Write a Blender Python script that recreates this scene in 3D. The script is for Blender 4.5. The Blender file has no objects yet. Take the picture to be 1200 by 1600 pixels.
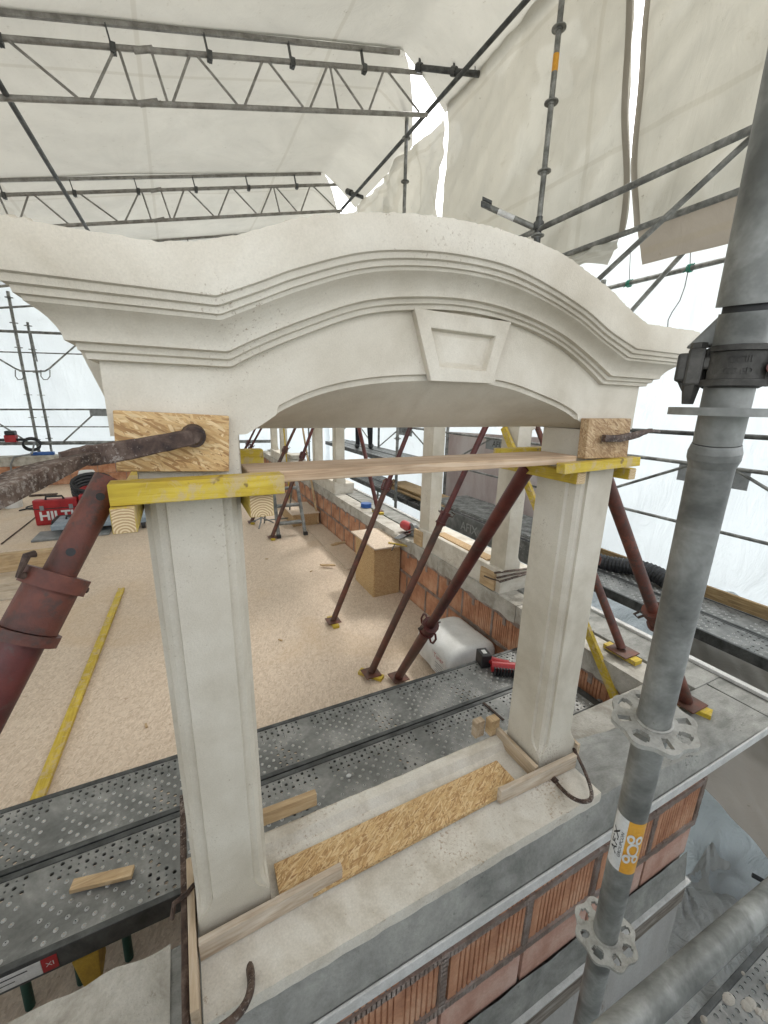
import bpy, bmesh, math, random
from math import sin, cos, pi, radians, sqrt
from mathutils import Vector, Matrix, noise
random.seed(7)
S = bpy.context.scene
COL = S.collection
# ---------------------------------------------------------------- camera
F = 639.8
R = Matrix(((0.8971203, -0.4412744, 0.0212609), (-0.0954438, -0.2405783, -0.9659257), (0.4313533, 0.8645224, -0.2579446)))
cam = bpy.data.cameras.new('camera'); co = bpy.data.objects.new('camera', cam); COL.objects.link(co)
cam.sensor_fit = 'VERTICAL'; cam.sensor_height = 36; cam.lens = 36 * F / 1600
cam.clip_start = 0.03; cam.clip_end = 600
co.matrix_world = Matrix((R[0], -R[1], -R[2])).transposed().to_4x4()
S.camera = co
# ---------------------------------------------------------------- sky, sun, exposure
w = bpy.data.worlds.new('World'); S.world = w; w.use_nodes = True
nt = w.node_tree; nt.nodes.clear()
sky = nt.nodes.new('ShaderNodeTexSky'); sky.sky_type = 'NISHITA'; sky.sun_disc = False
SUN_EL, SUN_ROT = radians(52), radians(50)
sky.sun_elevation = SUN_EL; sky.sun_rotation = SUN_ROT; sky.air_density = 1.0; sky.dust_density = 2.5; sky.ozone_density = 1.0
bg = nt.nodes.new('ShaderNodeBackground'); bg.inputs[1].default_value = 0.15
hs_ = nt.nodes.new('ShaderNodeHueSaturation'); hs_.inputs['Saturation'].default_value = .2   # thin overcast
ow = nt.nodes.new('ShaderNodeOutputWorld')
nt.links.new(sky.outputs[0], hs_.inputs['Color']); nt.links.new(hs_.outputs[0], bg.inputs[0]); nt.links.new(bg.outputs[0], ow.inputs[0])
sl = bpy.data.lights.new('sun', 'SUN'); sl.energy = 1.0; sl.angle = radians(12); sl.color = (1, .97, .92)
so = bpy.data.objects.new('sun', sl); COL.objects.link(so)
sd = Vector((sin(SUN_ROT) * cos(SUN_EL), cos(SUN_ROT) * cos(SUN_EL), sin(SUN_EL)))
so.rotation_euler = sd.to_track_quat('Z', 'Y').to_euler(); so.location = (0, -3, 9)
S.view_settings.view_transform = 'Standard'; S.view_settings.look = 'None'
S.view_settings.exposure = 2.12; S.view_settings.gamma = 1
S.cycles.max_bounces = 6; S.cycles.diffuse_bounces = 3; S.cycles.transmission_bounces = 6

def ray(x, y):
    return R.transposed() @ Vector((x - 600, y - 800, F))
def atZ(x, y, z): r = ray(x, y); return r * (z / r.z)
def atY(x, y, Y): r = ray(x, y); return r * (Y / r.y)
def atX(x, y, X): r = ray(x, y); return r * (X / r.x)
V = Vector
# ---------------------------------------------------------------- materials
MATS = {}
def mat(name, rough=.7, metal=0.0):
    m = bpy.data.materials.new(name); m.use_nodes = True
    n = m.node_tree; b = n.nodes['Principled BSDF']
    b.inputs['Roughness'].default_value = rough; b.inputs['Metallic'].default_value = metal
    MATS[name] = m
    return m, n, b
def node(n, t, **k):
    x = n.nodes.new(t)
    for a, v in k.items():
        if a.startswith('i_'): x.inputs[int(a[2:])].default_value = v
        else: setattr(x, a, v)
    return x
def coords(n, scale=(1, 1, 1), rot=(0, 0, 0)):
    tc = node(n, 'ShaderNodeTexCoord'); mp = node(n, 'ShaderNodeMapping')
    mp.inputs['Scale'].default_value = scale; mp.inputs['Rotation'].default_value = rot
    n.links.new(tc.outputs['Object'], mp.inputs[0]); return mp.outputs[0]
def noi(n, vec, scale, detail=6, rough=.6, dist=0):
    t = node(n, 'ShaderNodeTexNoise'); t.inputs['Scale'].default_value = scale
    t.inputs['Detail'].default_value = detail; t.inputs['Roughness'].default_value = rough; t.inputs['Distortion'].default_value = dist
    n.links.new(vec, t.inputs['Vector']); return t.outputs['Fac']
def ramp(n, fac, stops):
    r = node(n, 'ShaderNodeValToRGB'); cr = r.color_ramp
    while len(cr.elements) < len(stops): cr.elements.new(.5)
    for e, (p, c) in zip(cr.elements, stops):
        e.position = p; e.color = (c, c, c, 1) if isinstance(c, (int, float)) else (*c, 1)
    n.links.new(fac, r.inputs[0]); return r.outputs[0]
def mix(n, fac, a, b, mode='MIX'):
    m = node(n, 'ShaderNodeMix', data_type='RGBA', blend_type=mode)
    for s, v in ((0, fac), (6, a), (7, b)):
        if hasattr(v, 'links'): n.links.new(v, m.inputs[s])
        elif s == 0: m.inputs[0].default_value = v
        else: m.inputs[s].default_value = (*v, 1)
    return m.outputs[2]
def bump(n, b, h, strength=.3, dist=.01):
    x = node(n, 'ShaderNodeBump'); x.inputs['Strength'].default_value = strength; x.inputs['Distance'].default_value = dist
    n.links.new(h, x.inputs['Height']); n.links.new(x.outputs[0], b.inputs['Normal']); return x
def link(n, c, b, s='Base Color'): n.links.new(c, b.inputs[s])

def mottled(name, c1, c2, c3, s=6, rough=.8, metal=0, bs=.25, bd=.004, speck=None, fine=180, sc=(1, 1, 1), lo=.35, hi=.65, fl=.72):
    m, n, b = mat(name, rough, metal); v = coords(n, sc)
    f = noi(n, v, s, 5, .65, .3); c = ramp(n, f, ((lo, c1), (.5, c2), (hi, c3)))
    g = noi(n, v, fine, 3, .7)
    c = mix(n, .5, c, ramp(n, g, ((.3, fl), (.7, 1.08))), 'MULTIPLY')
    if speck:
        k = noi(n, v, speck[1] * 2.6, 3, .75); k2 = noi(n, v, 3.3, 3, .6); k = mix(n, .45, k, k2); c = mix(n, ramp(n, k, ((speck[2] - .055, 0), (speck[2] + .02, .75))), c, speck[0])
    link(n, c, b)
    h = mix(n, .5, f, g); bump(n, b, h, bs, bd); return m

mottled('cast stone', (.49, .435, .34), (.59, .535, .435), (.66, .61, .51), s=3.2, bs=.5, bd=.003, speck=((.26, .18, .11), 60, .665), fine=330, fl=.86)
mottled('rough stone', (.36, .33, .27), (.50, .47, .40), (.58, .55, .47), s=9, bs=.8, bd=.012, speck=((.16, .12, .08), 40, .66), fine=120)
mottled('stone sill', (.52, .465, .375), (.65, .60, .51), (.71, .67, .585), s=8, bs=.5, bd=.004, speck=((.32, .22, .13), 40, .63), fine=220)
mottled('cement', (.19, .19, .17), (.28, .275, .25), (.36, .355, .32), s=6, bs=.6, bd=.008, speck=((.04, .04, .035), 16, .66), fine=90, sc=(1, 2.2, 1))
mottled('old concrete', (.32, .29, .24), (.46, .43, .37), (.56, .53, .47), s=7, bs=.6, bd=.008, speck=((.15, .12, .09), 30, .66), fine=110)
mottled('white edge', (.50, .49, .46), (.60, .59, .56), (.68, .67, .64), s=12, bs=.2)
mottled('dirty timber', (.11, .085, .06), (.24, .20, .16), (.40, .36, .31), s=16, bs=.6, bd=.006, sc=(.25, 1, 2))
mottled('mortar', (.20, .14, .11), (.29, .22, .18), (.38, .31, .27), s=9, bs=.8, bd=.012, fine=60)
mottled('brick clay', (.36, .16, .085), (.50, .24, .13), (.60, .34, .21), s=7, bs=.35, fine=90)
mottled('brick pale', (.46, .24, .17), (.56, .33, .25), (.64, .43, .35), s=5, bs=.25, fine=90)
mottled('galvanised', (.115, .117, .107), (.21, .213, .197), (.35, .353, .33), s=9, rough=.5, metal=.3, bs=.12, bd=.002, fine=70, speck=((.09, .075, .06), 26, .66))
mottled('truss zinc', (.19, .18, .16), (.28, .27, .245), (.38, .37, .34), s=9, rough=.55, metal=.15, bs=.1, bd=.002)
mottled('worn highlight zinc', (.36, .36, .34), (.46, .46, .44), (.56, .55, .52), s=30, rough=.5, metal=.2, bs=.1)  # pale tone puts highlights into the colour of the worn stud tops
mottled('dark steel', (.05, .052, .05), (.085, .088, .086), (.13, .135, .13), s=10, rough=.5, metal=.5, bs=.15, bd=.002)
mottled('deck steel', (.14, .142, .134), (.225, .228, .216), (.36, .355, .335), s=5, rough=.5, metal=.35, bs=.15, bd=.003, fine=60, speck=((.50, .49, .45), 13, .665))
mottled('rosette zinc', (.30, .29, .26), (.42, .41, .37), (.5, .49, .45), s=30, rough=.6, metal=.3, bs=.2)
mottled('coupler iron', (.035, .033, .029), (.06, .057, .05), (.10, .095, .085), s=24, rough=.55, metal=.55, bs=.4, bd=.003)
mottled('red prop', (.04, .008, .006), (.090, .014, .010), (.135, .026, .017), s=7, rough=.45, bs=.2, speck=((.07, .045, .035), 18, .6))
mottled('brown prop', (.06, .035, .025), (.11, .05, .032), (.17, .055, .032), s=10, rough=.6, bs=.3, metal=.1)
mottled('orange prop', (.055, .020, .013), (.12, .032, .018), (.17, .050, .028), s=9, rough=.55, bs=.4, speck=((.045, .03, .024), 14, .54))
mottled('rusty iron', (.03, .018, .014), (.075, .045, .032), (.15, .105, .08), s=34, rough=.7, metal=.2, bs=.5, bd=.0015, fine=240, speck=((.34, .30, .26), 60, .60))
mottled('red plastic', (.30, .012, .016), (.40, .016, .02), (.46, .03, .03), s=4, rough=.4, bs=.05)
mottled('black plastic', (.012, .012, .013), (.02, .02, .021), (.04, .04, .042), s=12, rough=.5, bs=.1)
mottled('grey plastic', (.16, .17, .17), (.22, .23, .23), (.28, .29, .29), s=8, rough=.5, bs=.1)
mottled('white plastic', (.64, .64, .61), (.74, .74, .71), (.78, .78, .76), s=5, rough=.5, bs=.1)
mottled('blue grey paint', (.20, .26, .31), (.27, .33, .38), (.34, .40, .45), s=6, rough=.5, bs=.1)
mottled('blue plastic', (.02, .08, .30), (.03, .11, .36), (.05, .15, .4), s=6, rough=.4, bs=.1)
mottled('green paint', (.005, .05, .035), (.01, .075, .055), (.02, .10, .08), s=8, rough=.5, bs=.1)
mottled('ochre paint', (.40, .24, .03), (.52, .33, .04), (.6, .4, .08), s=12, rough=.6, bs=.2)
mottled('sticker white', (.62, .62, .60), (.72, .72, .70), (.76, .76, .74), s=14, rough=.4, bs=.03)
mottled('sticker orange', (.66, .30, .02), (.75, .36, .03), (.80, .42, .06), s=14, rough=.4, bs=.03)
mottled('dark cloth', (.010, .010, .012), (.017, .017, .02), (.03, .03, .035), s=12, rough=.95, bs=.5)
mottled('skin', (.45, .26, .18), (.5, .3, .21), (.55, .34, .25), s=8, rough=.6, bs=.1)
mottled('ink', (.012, .012, .012), (.02, .02, .02), (.03, .03, .03), s=12, rough=.6, bs=0)
mottled('plasterboard', (.42, .40, .37), (.50, .48, .45), (.57, .56, .53), s=2.2, bs=.2, speck=((.25, .2, .16), 8, .62), sc=(1, 1, .4))
mottled('pink panel', (.46, .36, .34), (.56, .47, .45), (.64, .58, .56), s=2.2, bs=.2, sc=(1, 1, .4))
mottled('ground', (.20, .19, .17), (.28, .27, .25), (.36, .35, .32), s=.6, bs=.3, bd=.05, fine=8)
mottled('green twine', (.0, .16, .10), (.01, .22, .14), (.02, .26, .17), s=12, rough=.8)

def wood(name, c1, c2, c3, axis=0, rough=.75, sc=14):
    m, n, b = mat(name, rough); s = [sc, sc, sc]; s[axis] = 1.2
    v = coords(n, s); f = noi(n, v, 3.2, 8, .62, 1.3); c = ramp(n, f, ((.3, c1), (.5, c2), (.68, c3)))
    v2 = coords(n, (1, 1, 1)); g = noi(n, v2, 7, 4, .6); c = mix(n, .55, c, ramp(n, g, ((.32, .62), (.62, 1.1))), 'MULTIPLY')
    if 'yellow' in name:
        wr = noi(n, v2, 19, 7, .75, .5); c = mix(n, ramp(n, wr, ((.50, 0), (.60, .75))), c, (.50, .38, .22)); kn = noi(n, v2, 31, 3, .6); c = mix(n, ramp(n, kn, ((.66, 0), (.70, .8))), c, (.16, .10, .04))
    link(n, c, b); bump(n, b, f, .45, .004); return m
wood('yellow beam x', (.42, .28, .03), (.56, .40, .035), (.62, .47, .08), 0)
wood('yellow beam y', (.42, .28, .03), (.55, .39, .035), (.61, .46, .08), 1)
wood('pale wood x', (.40, .26, .13), (.54, .38, .21), (.64, .49, .30), 0)
wood('pale wood y', (.40, .26, .13), (.54, .38, .21), (.64, .49, .30), 1)
wood('weathered board x', (.38, .28, .19), (.54, .44, .33), (.64, .56, .46), 0)
wood('weathered board y', (.36, .26, .16), (.52, .40, .27), (.62, .52, .40), 1)
wood('brown board y', (.20, .13, .06), (.33, .22, .10), (.43, .31, .16), 1)
wood('plank chipboard', (.36, .23, .13), (.50, .35, .22), (.60, .46, .32), 0, sc=22)
# sawn end grain: rings
m, n, b = mat('end grain', .8); v = coords(n, (1, 1, 1)); wv = node(n, 'ShaderNodeTexWave', wave_type='RINGS', rings_direction='Y')
wv.inputs['Scale'].default_value = 75; wv.inputs['Distortion'].default_value = 3; wv.inputs['Detail'].default_value = 3; n.links.new(v, wv.inputs[0])
link(n, ramp(n, wv.outputs['Fac'], ((.2, (.42, .27, .13)), (.8, (.68, .54, .33)))), b)

def osb(name, cols, scale=26, k=4.5, bs=.5, plane='xy', layers=6):
    m, n, b = mat(name, .72); acc = None; hacc = None
    for i, ang in enumerate((.25, 1.05, -.5, 1.9, -.15, 2.6)[:layers]):
        rr_ = (0, 0, ang) if plane == 'xy' else ((0, ang, 0) if plane == 'xz' else (ang, 0, 0))
        v = coords(n, (1, 1, 1), rr_); mp2 = node(n, 'ShaderNodeMapping'); mp2.inputs['Scale'].default_value = {'xy': (1, k, k), 'xz': (1, k, k), 'yz': (k, 1, k)}[plane]; mp2.inputs['Location'].default_value = (i * .37, i * .21, i * .11); n.links.new(v, mp2.inputs[0]); v = mp2.outputs[0]; nz = node(n, 'ShaderNodeTexNoise'); nz.inputs['Scale'].default_value = 9
        n.links.new(v, nz.inputs[0]); ad = node(n, 'ShaderNodeVectorMath', operation='MULTIPLY_ADD'); ad.inputs[1].default_value = (.035,) * 3
        n.links.new(nz.outputs['Color'], ad.inputs[0]); n.links.new(v, ad.inputs[2])
        vo = node(n, 'ShaderNodeTexVoronoi'); vo.inputs['Scale'].default_value = scale * (1 + .22 * i); n.links.new(ad.outputs[0], vo.inputs['Vector'])
        sp = node(n, 'ShaderNodeSeparateColor'); n.links.new(vo.outputs['Color'], sp.inputs[0])
        c = ramp(n, sp.outputs[0], ((.0, cols[0]), (.4, cols[1]), (.7, cols[2]), (1, cols[3])))
        grain = noi(n, v, scale * 2.4, 4, .7); c = mix(n, .5, c, ramp(n, grain, ((.3, .62), (.65, 1.15))), 'MULTIPLY')
        if acc is None: acc, hacc = c, sp.outputs[1]
        else:
            sel = ramp(n, sp.outputs[2], ((.58, 0), (.60, 1))); acc = mix(n, sel, acc, c); hacc = mix(n, sel, hacc, sp.outputs[1])
    link(n, acc, b); bump(n, b, hacc, bs, .003); return m
OC = ((.33, .18, .07), (.55, .345, .145), (.62, .42, .20), (.72, .54, .30))
osb('osb', OC, 21, 7)
osb('osb upright', OC, 21, 7, plane='xz')
osb('osb brown', ((.26, .15, .07), (.38, .24, .12), (.46, .31, .16), (.56, .41, .24)), 21, 7, plane='xz')
osb('osb fine', ((.40, .24, .11), (.48, .31, .15), (.53, .36, .18), (.58, .42, .23)), 26, plane='xz')
osb('floor board', ((.54, .42, .31), (.615, .49, .37), (.66, .535, .41), (.70, .58, .455)), 24, 3, .3, layers=4)
n = MATS['floor board'].node_tree; b = n.nodes['Principled BSDF']
src = b.inputs['Base Color'].links[0].from_socket
v = coords(n); big = noi(n, v, .9, 6, .6, .5)
c = mix(n, ramp(n, big, ((.52, 0), (.70, .5))), src, (.58, .41, .24))
sp = noi(n, v, 26, 4, .75); c = mix(n, ramp(n, sp, ((.64, 0), (.70, .6))), c, (.30, .18, .10))
link(n, c, b)

def tarp(name, cd, ct, tr, s=1.3, bs=.5, stain=(.30, .26, .18), weave=0, st=.62, rough=.6, cs=2.3, dist=.06):
    m, n, b = mat(name, rough); v = coords(n)
    f = noi(n, v, s, 8, .6, .6); c = mix(n, ramp(n, f, ((.35, .0), (.7, 1))), cd, tuple(x * 1.10 for x in cd))
    k = noi(n, v, 3.1, 9, .72, .4); c = mix(n, ramp(n, k, ((st, 0), (st + .16, .55))), c, stain)
    g = noi(n, v, 16, 7, .75); c = mix(n, ramp(n, g, ((.60, 0), (.74, .4))), c, stain)
    if 'tarp' in name:
        for ax, per in ((0, 1.9), (1, 2.95), (2, 1.37)):
            sx = node(n, 'ShaderNodeSeparateXYZ'); n.links.new(v, sx.inputs[0]); m1 = node(n, 'ShaderNodeMath', operation='PINGPONG'); m1.inputs[1].default_value = per / 2
            n.links.new(sx.outputs[ax], m1.inputs[0]); c = mix(n, ramp(n, m1.outputs[0], ((.0, .22), (.018, .22), (.024, 0))), c, stain)
        dk = noi(n, coords(n, (1, 1, 1), (.4, .2, .7)), .8, 7, .7, 1.0); c = mix(n, ramp(n, dk, ((.45, 0), (.75, .5))), c, tuple(x_ * .72 for x_ in cd))  # broad darker tone painted for fold shading that the bump doesn't show
        sp = noi(n, v, 8, 8, .85); c = mix(n, ramp(n, sp, ((.63, 0), (.68, .7))), c, (.16, .13, .09))
    link(n, c, b)
    t = node(n, 'ShaderNodeBsdfTranslucent'); tc = mix(n, .9, c, ct, 'MULTIPLY'); n.links.new(tc, t.inputs['Color'])
    v3 = coords(n, (1, 1, .35), (.3, .5, .2)); cr = node(n, 'ShaderNodeTexVoronoi', feature='DISTANCE_TO_EDGE'); cr.inputs['Scale'].default_value = cs
    nz = node(n, 'ShaderNodeTexNoise'); nz.inputs['Scale'].default_value = 1.7; n.links.new(v3, nz.inputs[0])
    n.links.new(nz.outputs['Color'], cr.inputs['Vector'])
    h = mix(n, .35, noi(n, v3, 5, 8, .62, 1.2), cr.outputs['Distance'])
    bp = bump(n, b, h, bs, dist); n.links.new(bp.outputs[0], t.inputs['Normal'])
    ms = node(n, 'ShaderNodeMixShader'); ms.inputs[0].default_value = tr
    out = n.nodes['Material Output']; n.links.new(b.outputs[0], ms.inputs[1]); n.links.new(t.outputs[0], ms.inputs[2]); n.links.new(ms.outputs[0], out.inputs[0])
tarp('grey tarp', (.56, .54, .48), (.88, .88, .83), .19, bs=.25)
tarp('roof tarp', (.57, .555, .50), (.88, .88, .84), .165, bs=.2, st=.66)
tarp('white sheet', (.68, .72, .74), (.97, 1.0, 1.0), .27, s=.8, bs=.55, stain=(.55, .58, .58), st=.6)
tarp('brown tarp', (.30, .27, .23), (.8, .77, .7), .22, bs=.3)
tarp('drape sheet', (.60, .60, .58), (.9, .92, .92), .18, s=2, bs=1.0, stain=(.22, .22, .20), rough=.28, cs=9, dist=.14)
tarp('crumpled white', (.70, .74, .76), (.97, 1.0, 1.0), .25, s=2, bs=1.0, stain=(.45, .48, .48), rough=.3, cs=6, dist=.12)
tarp('keder', (.30, .27, .22), (.9, .9, .9), .2, bs=.2)
# ---------------------------------------------------------------- mesh helpers
class MB:
    def __init__(s): s.v = []; s.f = []
    def add(s, vs, fs):
        o = len(s.v); s.v += [V(p) for p in vs]; s.f += [tuple(i + o for i in f) for f in fs]; return s
    def box(s, a, b):
        x0, y0, z0 = a; x1, y1, z1 = b
        return s.add([(x0, y0, z0), (x1, y0, z0), (x1, y1, z0), (x0, y1, z0), (x0, y0, z1), (x1, y0, z1), (x1, y1, z1), (x0, y1, z1)],
                     [(0, 3, 2, 1), (4, 5, 6, 7), (0, 1, 5, 4), (1, 2, 6, 5), (2, 3, 7, 6), (3, 0, 4, 7)])
    def obox(s, c, a, b, d):   # centre and three half vectors
        c, a, b, d = map(V, (c, a, b, d)); P = [c + i * a + j * b + k * d for k in (-1, 1) for i, j in ((-1, -1), (1, -1), (1, 1), (-1, 1))]
        return s.add(P, [(0, 3, 2, 1), (4, 5, 6, 7), (0, 1, 5, 4), (1, 2, 6, 5), (2, 3, 7, 6), (3, 0, 4, 7)])
    def bar(s, p, q, w, h, up=(0, 0, 1)):
        p, q = V(p), V(q); d = (q - p); sd_ = d.cross(V(up)).normalized() * w / 2; u = sd_.cross(d).normalized() * h / 2
        return s.obox((p + q) / 2, d / 2, sd_, u)
    def tube(s, p, q, r, n=14, r2=None, caps=True):
        p, q = V(p), V(q); d = (q - p).normalized(); a = d.orthogonal().normalized(); b_ = d.cross(a); r2 = r if r2 is None else r2
        P = [p + r * (cos(2 * pi * i / n) * a + sin(2 * pi * i / n) * b_) for i in range(n)] + [q + r2 * (cos(2 * pi * i / n) * a + sin(2 * pi * i / n) * b_) for i in range(n)]
        Fs = [(i, (i + 1) % n, n + (i + 1) % n, n + i) for i in range(n)]
        if caps: Fs += [tuple(range(n - 1, -1, -1)), tuple(range(n, 2 * n))]
        return s.add(P, Fs)
    def sweep(s, pts, r, n=8, flat=1.0, closed=False):
        pts = [V(p) for p in pts]; L = len(pts); rings = []; a = None
        for i, p in enumerate(pts):
            t = ((pts[(i + 1) % L] if closed or i < L - 1 else p) - (pts[i - 1] if closed or i > 0 else p)).normalized()
            if a is None: a = t.orthogonal().normalized()
            a = (a - t * a.dot(t)).normalized(); b_ = t.cross(a); rr = r[i] if isinstance(r, (list, tuple)) else r
            rings.append([p + rr * (cos(2 * pi * k / n) * a + flat * sin(2 * pi * k / n) * b_) for k in range(n)])
        Fs = [(i * n + k, i * n + (k + 1) % n, ((i + 1) % L) * n + (k + 1) % n, ((i + 1) % L) * n + k) for i in range(L if closed else L - 1) for k in range(n)]
        if not closed: Fs += [tuple(range(n - 1, -1, -1)), tuple(range((L - 1) * n, L * n))]
        return s.add([p for r_ in rings for p in r_], Fs)
    def prism(s, poly, d):
        poly = [V(p) for p in poly]; d = V(d); n = len(poly)
        return s.add(poly + [p + d for p in poly], [tuple(range(n - 1, -1, -1)), tuple(range(n, 2 * n))] + [(i, (i + 1) % n, n + (i + 1) % n, n + i) for i in range(n)])
    def grid(s, fn, nu, nv):
        o = len(s.v)
        for i in range(nu + 1):
            for j in range(nv + 1): s.v.append(V(fn(i / nu, j / nv)))
        for i in range(nu):
            for j in range(nv):
                a = o + i * (nv + 1) + j; s.f.append((a, a + nv + 1, a + nv + 2, a + 1))
        return s
    def ell(s, c, rx, ry, rz, n=12, m_=8):
        c = V(c); P = []; 
        for j in range(m_ + 1):
            t = pi * j / m_
            for i in range(n): P.append(c + V((rx * sin(t) * cos(2 * pi * i / n), ry * sin(t) * sin(2 * pi * i / n), rz * cos(t))))
        return s.add(P, [(j * n + i, (j + 1) * n + i, (j + 1) * n + (i + 1) % n, j * n + (i + 1) % n) for j in range(m_) for i in range(n)])
def org(o):
    p = V((0, 0, 0))
    while o: p += o.location; o = o.parent
    return p
def mesh_of(name, mb, m, smooth=None):
    me = bpy.data.meshes.new(name); me.from_pydata([tuple(p) for p in mb.v], [], mb.f)
    me.materials.append(MATS[m]); me.validate()
    bm = bmesh.new(); bm.from_mesh(me); bmesh.ops.recalc_face_normals(bm, faces=bm.faces); bm.to_mesh(me); bm.free()
    if smooth:
        for p in me.polygons: p.use_smooth = True
        me.set_sharp_from_angle(angle=radians(smooth))
    me.update(); return me
def bevel(o, w, seg=2):
    b_ = o.modifiers.new('bevel', 'BEVEL'); b_.width = w; b_.segments = seg; b_.limit_method = 'ANGLE'; b_.angle_limit = radians(50)
def part(name, mb, m, parent, smooth=40, bev=0, label=None):
    o_ = org(parent); mb.v = [p - o_ for p in mb.v]
    o = bpy.data.objects.new(name, mesh_of(name, mb, m, smooth)); COL.objects.link(o); o.parent = parent
    if bev: bevel(o, bev)
    if label: o['label'] = label
    return o
def thing(name, label, cat, loc=(0, 0, 0), group=None):
    o = bpy.data.objects.new(name, None); COL.objects.link(o); o.location = loc; o.empty_display_size = .05
    o['label'] = label; o['category'] = cat
    if group: o['group'] = group
    return o
def single(name, mb, m, label, cat, loc, group=None, smooth=40, bev=0):
    mb.v = [p - V(loc) for p in mb.v]
    o = bpy.data.objects.new(name, mesh_of(name, mb, m, smooth)); COL.objects.link(o); o.location = loc
    o['label'] = label; o['category'] = cat
    if group: o['group'] = group
    if bev: bevel(o, bev)
    return o
def struct(name, mb, m, smooth=None):
    o = bpy.data.objects.new(name, mesh_of(name, mb, m, smooth)); COL.objects.link(o); o['kind'] = 'structure'; return o
def nz(x, y, z=0.0, k=1.0): return noise.noise(V((x * k, y * k, z * k)))
_tc = {}
def text_mb(t, size, ext=.0, fat=0):
    cu = bpy.data.curves.new('t', 'FONT'); cu.body = t; cu.size = size; cu.extrude = ext; cu.offset = fat; cu.align_x = 'CENTER'; cu.align_y = 'CENTER'; cu.resolution_u = 3
    o = bpy.data.objects.new('t', cu); COL.objects.link(o); dg = bpy.context.evaluated_depsgraph_get()
    me = bpy.data.meshes.new_from_object(o.evaluated_get(dg)); mb = MB(); mb.add([v_.co.copy() for v_ in me.vertices], [tuple(p.vertices) for p in me.polygons])
    bpy.data.objects.remove(o); bpy.data.curves.remove(cu); bpy.data.meshes.remove(me); return mb
def place(mb, c, ux, uy):
    c, ux, uy = V(c), V(ux).normalized(), V(uy).normalized(); uz = ux.cross(uy); mb.v = [c + p.x * ux + p.y * uy + p.z * uz for p in mb.v]; return mb
FLOOR = -1.95
def lerp(a, b_, t): return a + (b_ - a) * t
# ================================================================ THE PLACE
# ---- ground far below, floor, slab
struct('ground', MB().grid(lambda u, v_: (-150 + 300 * u, -150 + 300 * v_, -7.5 + .1 * nz(u * 40, v_ * 40)), 30, 30), 'ground')
struct('floor', MB().box((-6.5, .82, FLOOR - .12), (1.975, 11.5, FLOOR)), 'floor board')

single('building', MB().box((-6.2, .80, -7.5), (2.04, 11.55, -2.08)), 'old concrete', 'plain building body under the roof deck', 'building', (-2, 6, -7.5))
# ---- brick walls
def rib_brick(L, H, D, ribs=True, plain=False):
    mb = MB(); pts = []; d = .006; x = 0
    if plain: mb.box((0, 0, 0), (L, D, H)); return mb
    nr = 17; w_ = L / nr
    for i in range(nr):
        if i in (0, nr - 1, nr // 2): pts += [(i * w_, 0), ((i + 1) * w_, 0)]
        else: pts += [(i * w_ + .001, 0), (i * w_ + w_ * .66, 0), (i * w_ + w_ * .72, d), (i * w_ + w_ * .95, d)]
    poly = [V((a, b_, 0)) for a, b_ in pts] + [V((L, D, 0)), V((0, D, 0))]
    mb.prism(poly, (0, 0, H)); return mb
BL, BH, BD = .345, .235, .08
me_rib = mesh_of('brick', rib_brick(BL, BH, BD), 'brick clay'); me_pl = mesh_of('brick', rib_brick(BL, BH, BD, plain=True), 'brick clay')
me_half = mesh_of('brick', rib_brick(BL, .19, BD, plain=True), 'brick pale')
def brick(parent, me, loc, rz, sx=1, sz=1):
    o = bpy.data.objects.new('brick', me); COL.objects.link(o); o.parent = parent; o.location = V(loc) - org(parent); o.rotation_euler = (0, 0, rz); o.scale = (sx, 1, sz); return o
FY = .69
fw = thing('brick_wall', 'ribbed orange brick wall under the cement ledge at the front, lower right corner', 'wall', (1, FY, FLOOR))
part('mortar_bed', MB().box((-.5, FY + .014, -2.24), (2.045, .80, -1.362)), 'mortar', fw)
x = 2.05
i = 0
while x > -.4:
    off = random.uniform(-.003, .003)
    brick(fw, me_rib, (x - BL, FY + off, -1.90), 0)
    brick(fw, me_pl, (x - BL - .17 * 0, FY + .004 + off, -1.655 + .0), 0, sz=1.22) if False else None
    brick(fw, me_rib, (x - BL - (.17 if x < 2 else 0), FY - off, -1.652), 0, sz=1.2)
    brick(fw, me_half, (x - BL - .02, FY - .003, -2.10), 0)
    x -= BL + .018; i += 1
# ragged mortar smears on the joints
mm = MB()
for k in range(9):
    xx = 2.05 - k * (BL + .018) - .009
    for q in range(14):
        z = -1.92 + q * .02; wd = .012 + .008 * abs(nz(k, q * .7)); mm.obox((xx + .367 * 0, FY - .001, z), (wd, 0, 0), (0, .006, 0), (0, 0, .013))
for q in range(150):
    xx = 2.04 - q * .016; hh = .014 + .014 * abs(nz(q * .31, 3)); mm.obox((xx, FY - .001, -1.912), (.010, 0, 0), (0, .007, 0), (0, 0, hh))
    hh = .012 + .012 * abs(nz(q * .27, 9)); mm.obox((xx, FY - .0005, -1.668), (.010, 0, 0), (0, .006, 0), (0, 0, hh))
part('mortar_joint', mm, 'mortar', fw, smooth=None)['kind'] = 'stuff'
part('render_band', MB().grid(lambda u, v_: (-.4 + 2.44 * u, FY - .012 - .02 * v_ + .004 * nz(u * 30, v_ * 3), -2.09 - .16 * v_ + .01 * nz(u * 22, 1.3)), 90, 5), 'cement', fw, smooth=60)
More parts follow.
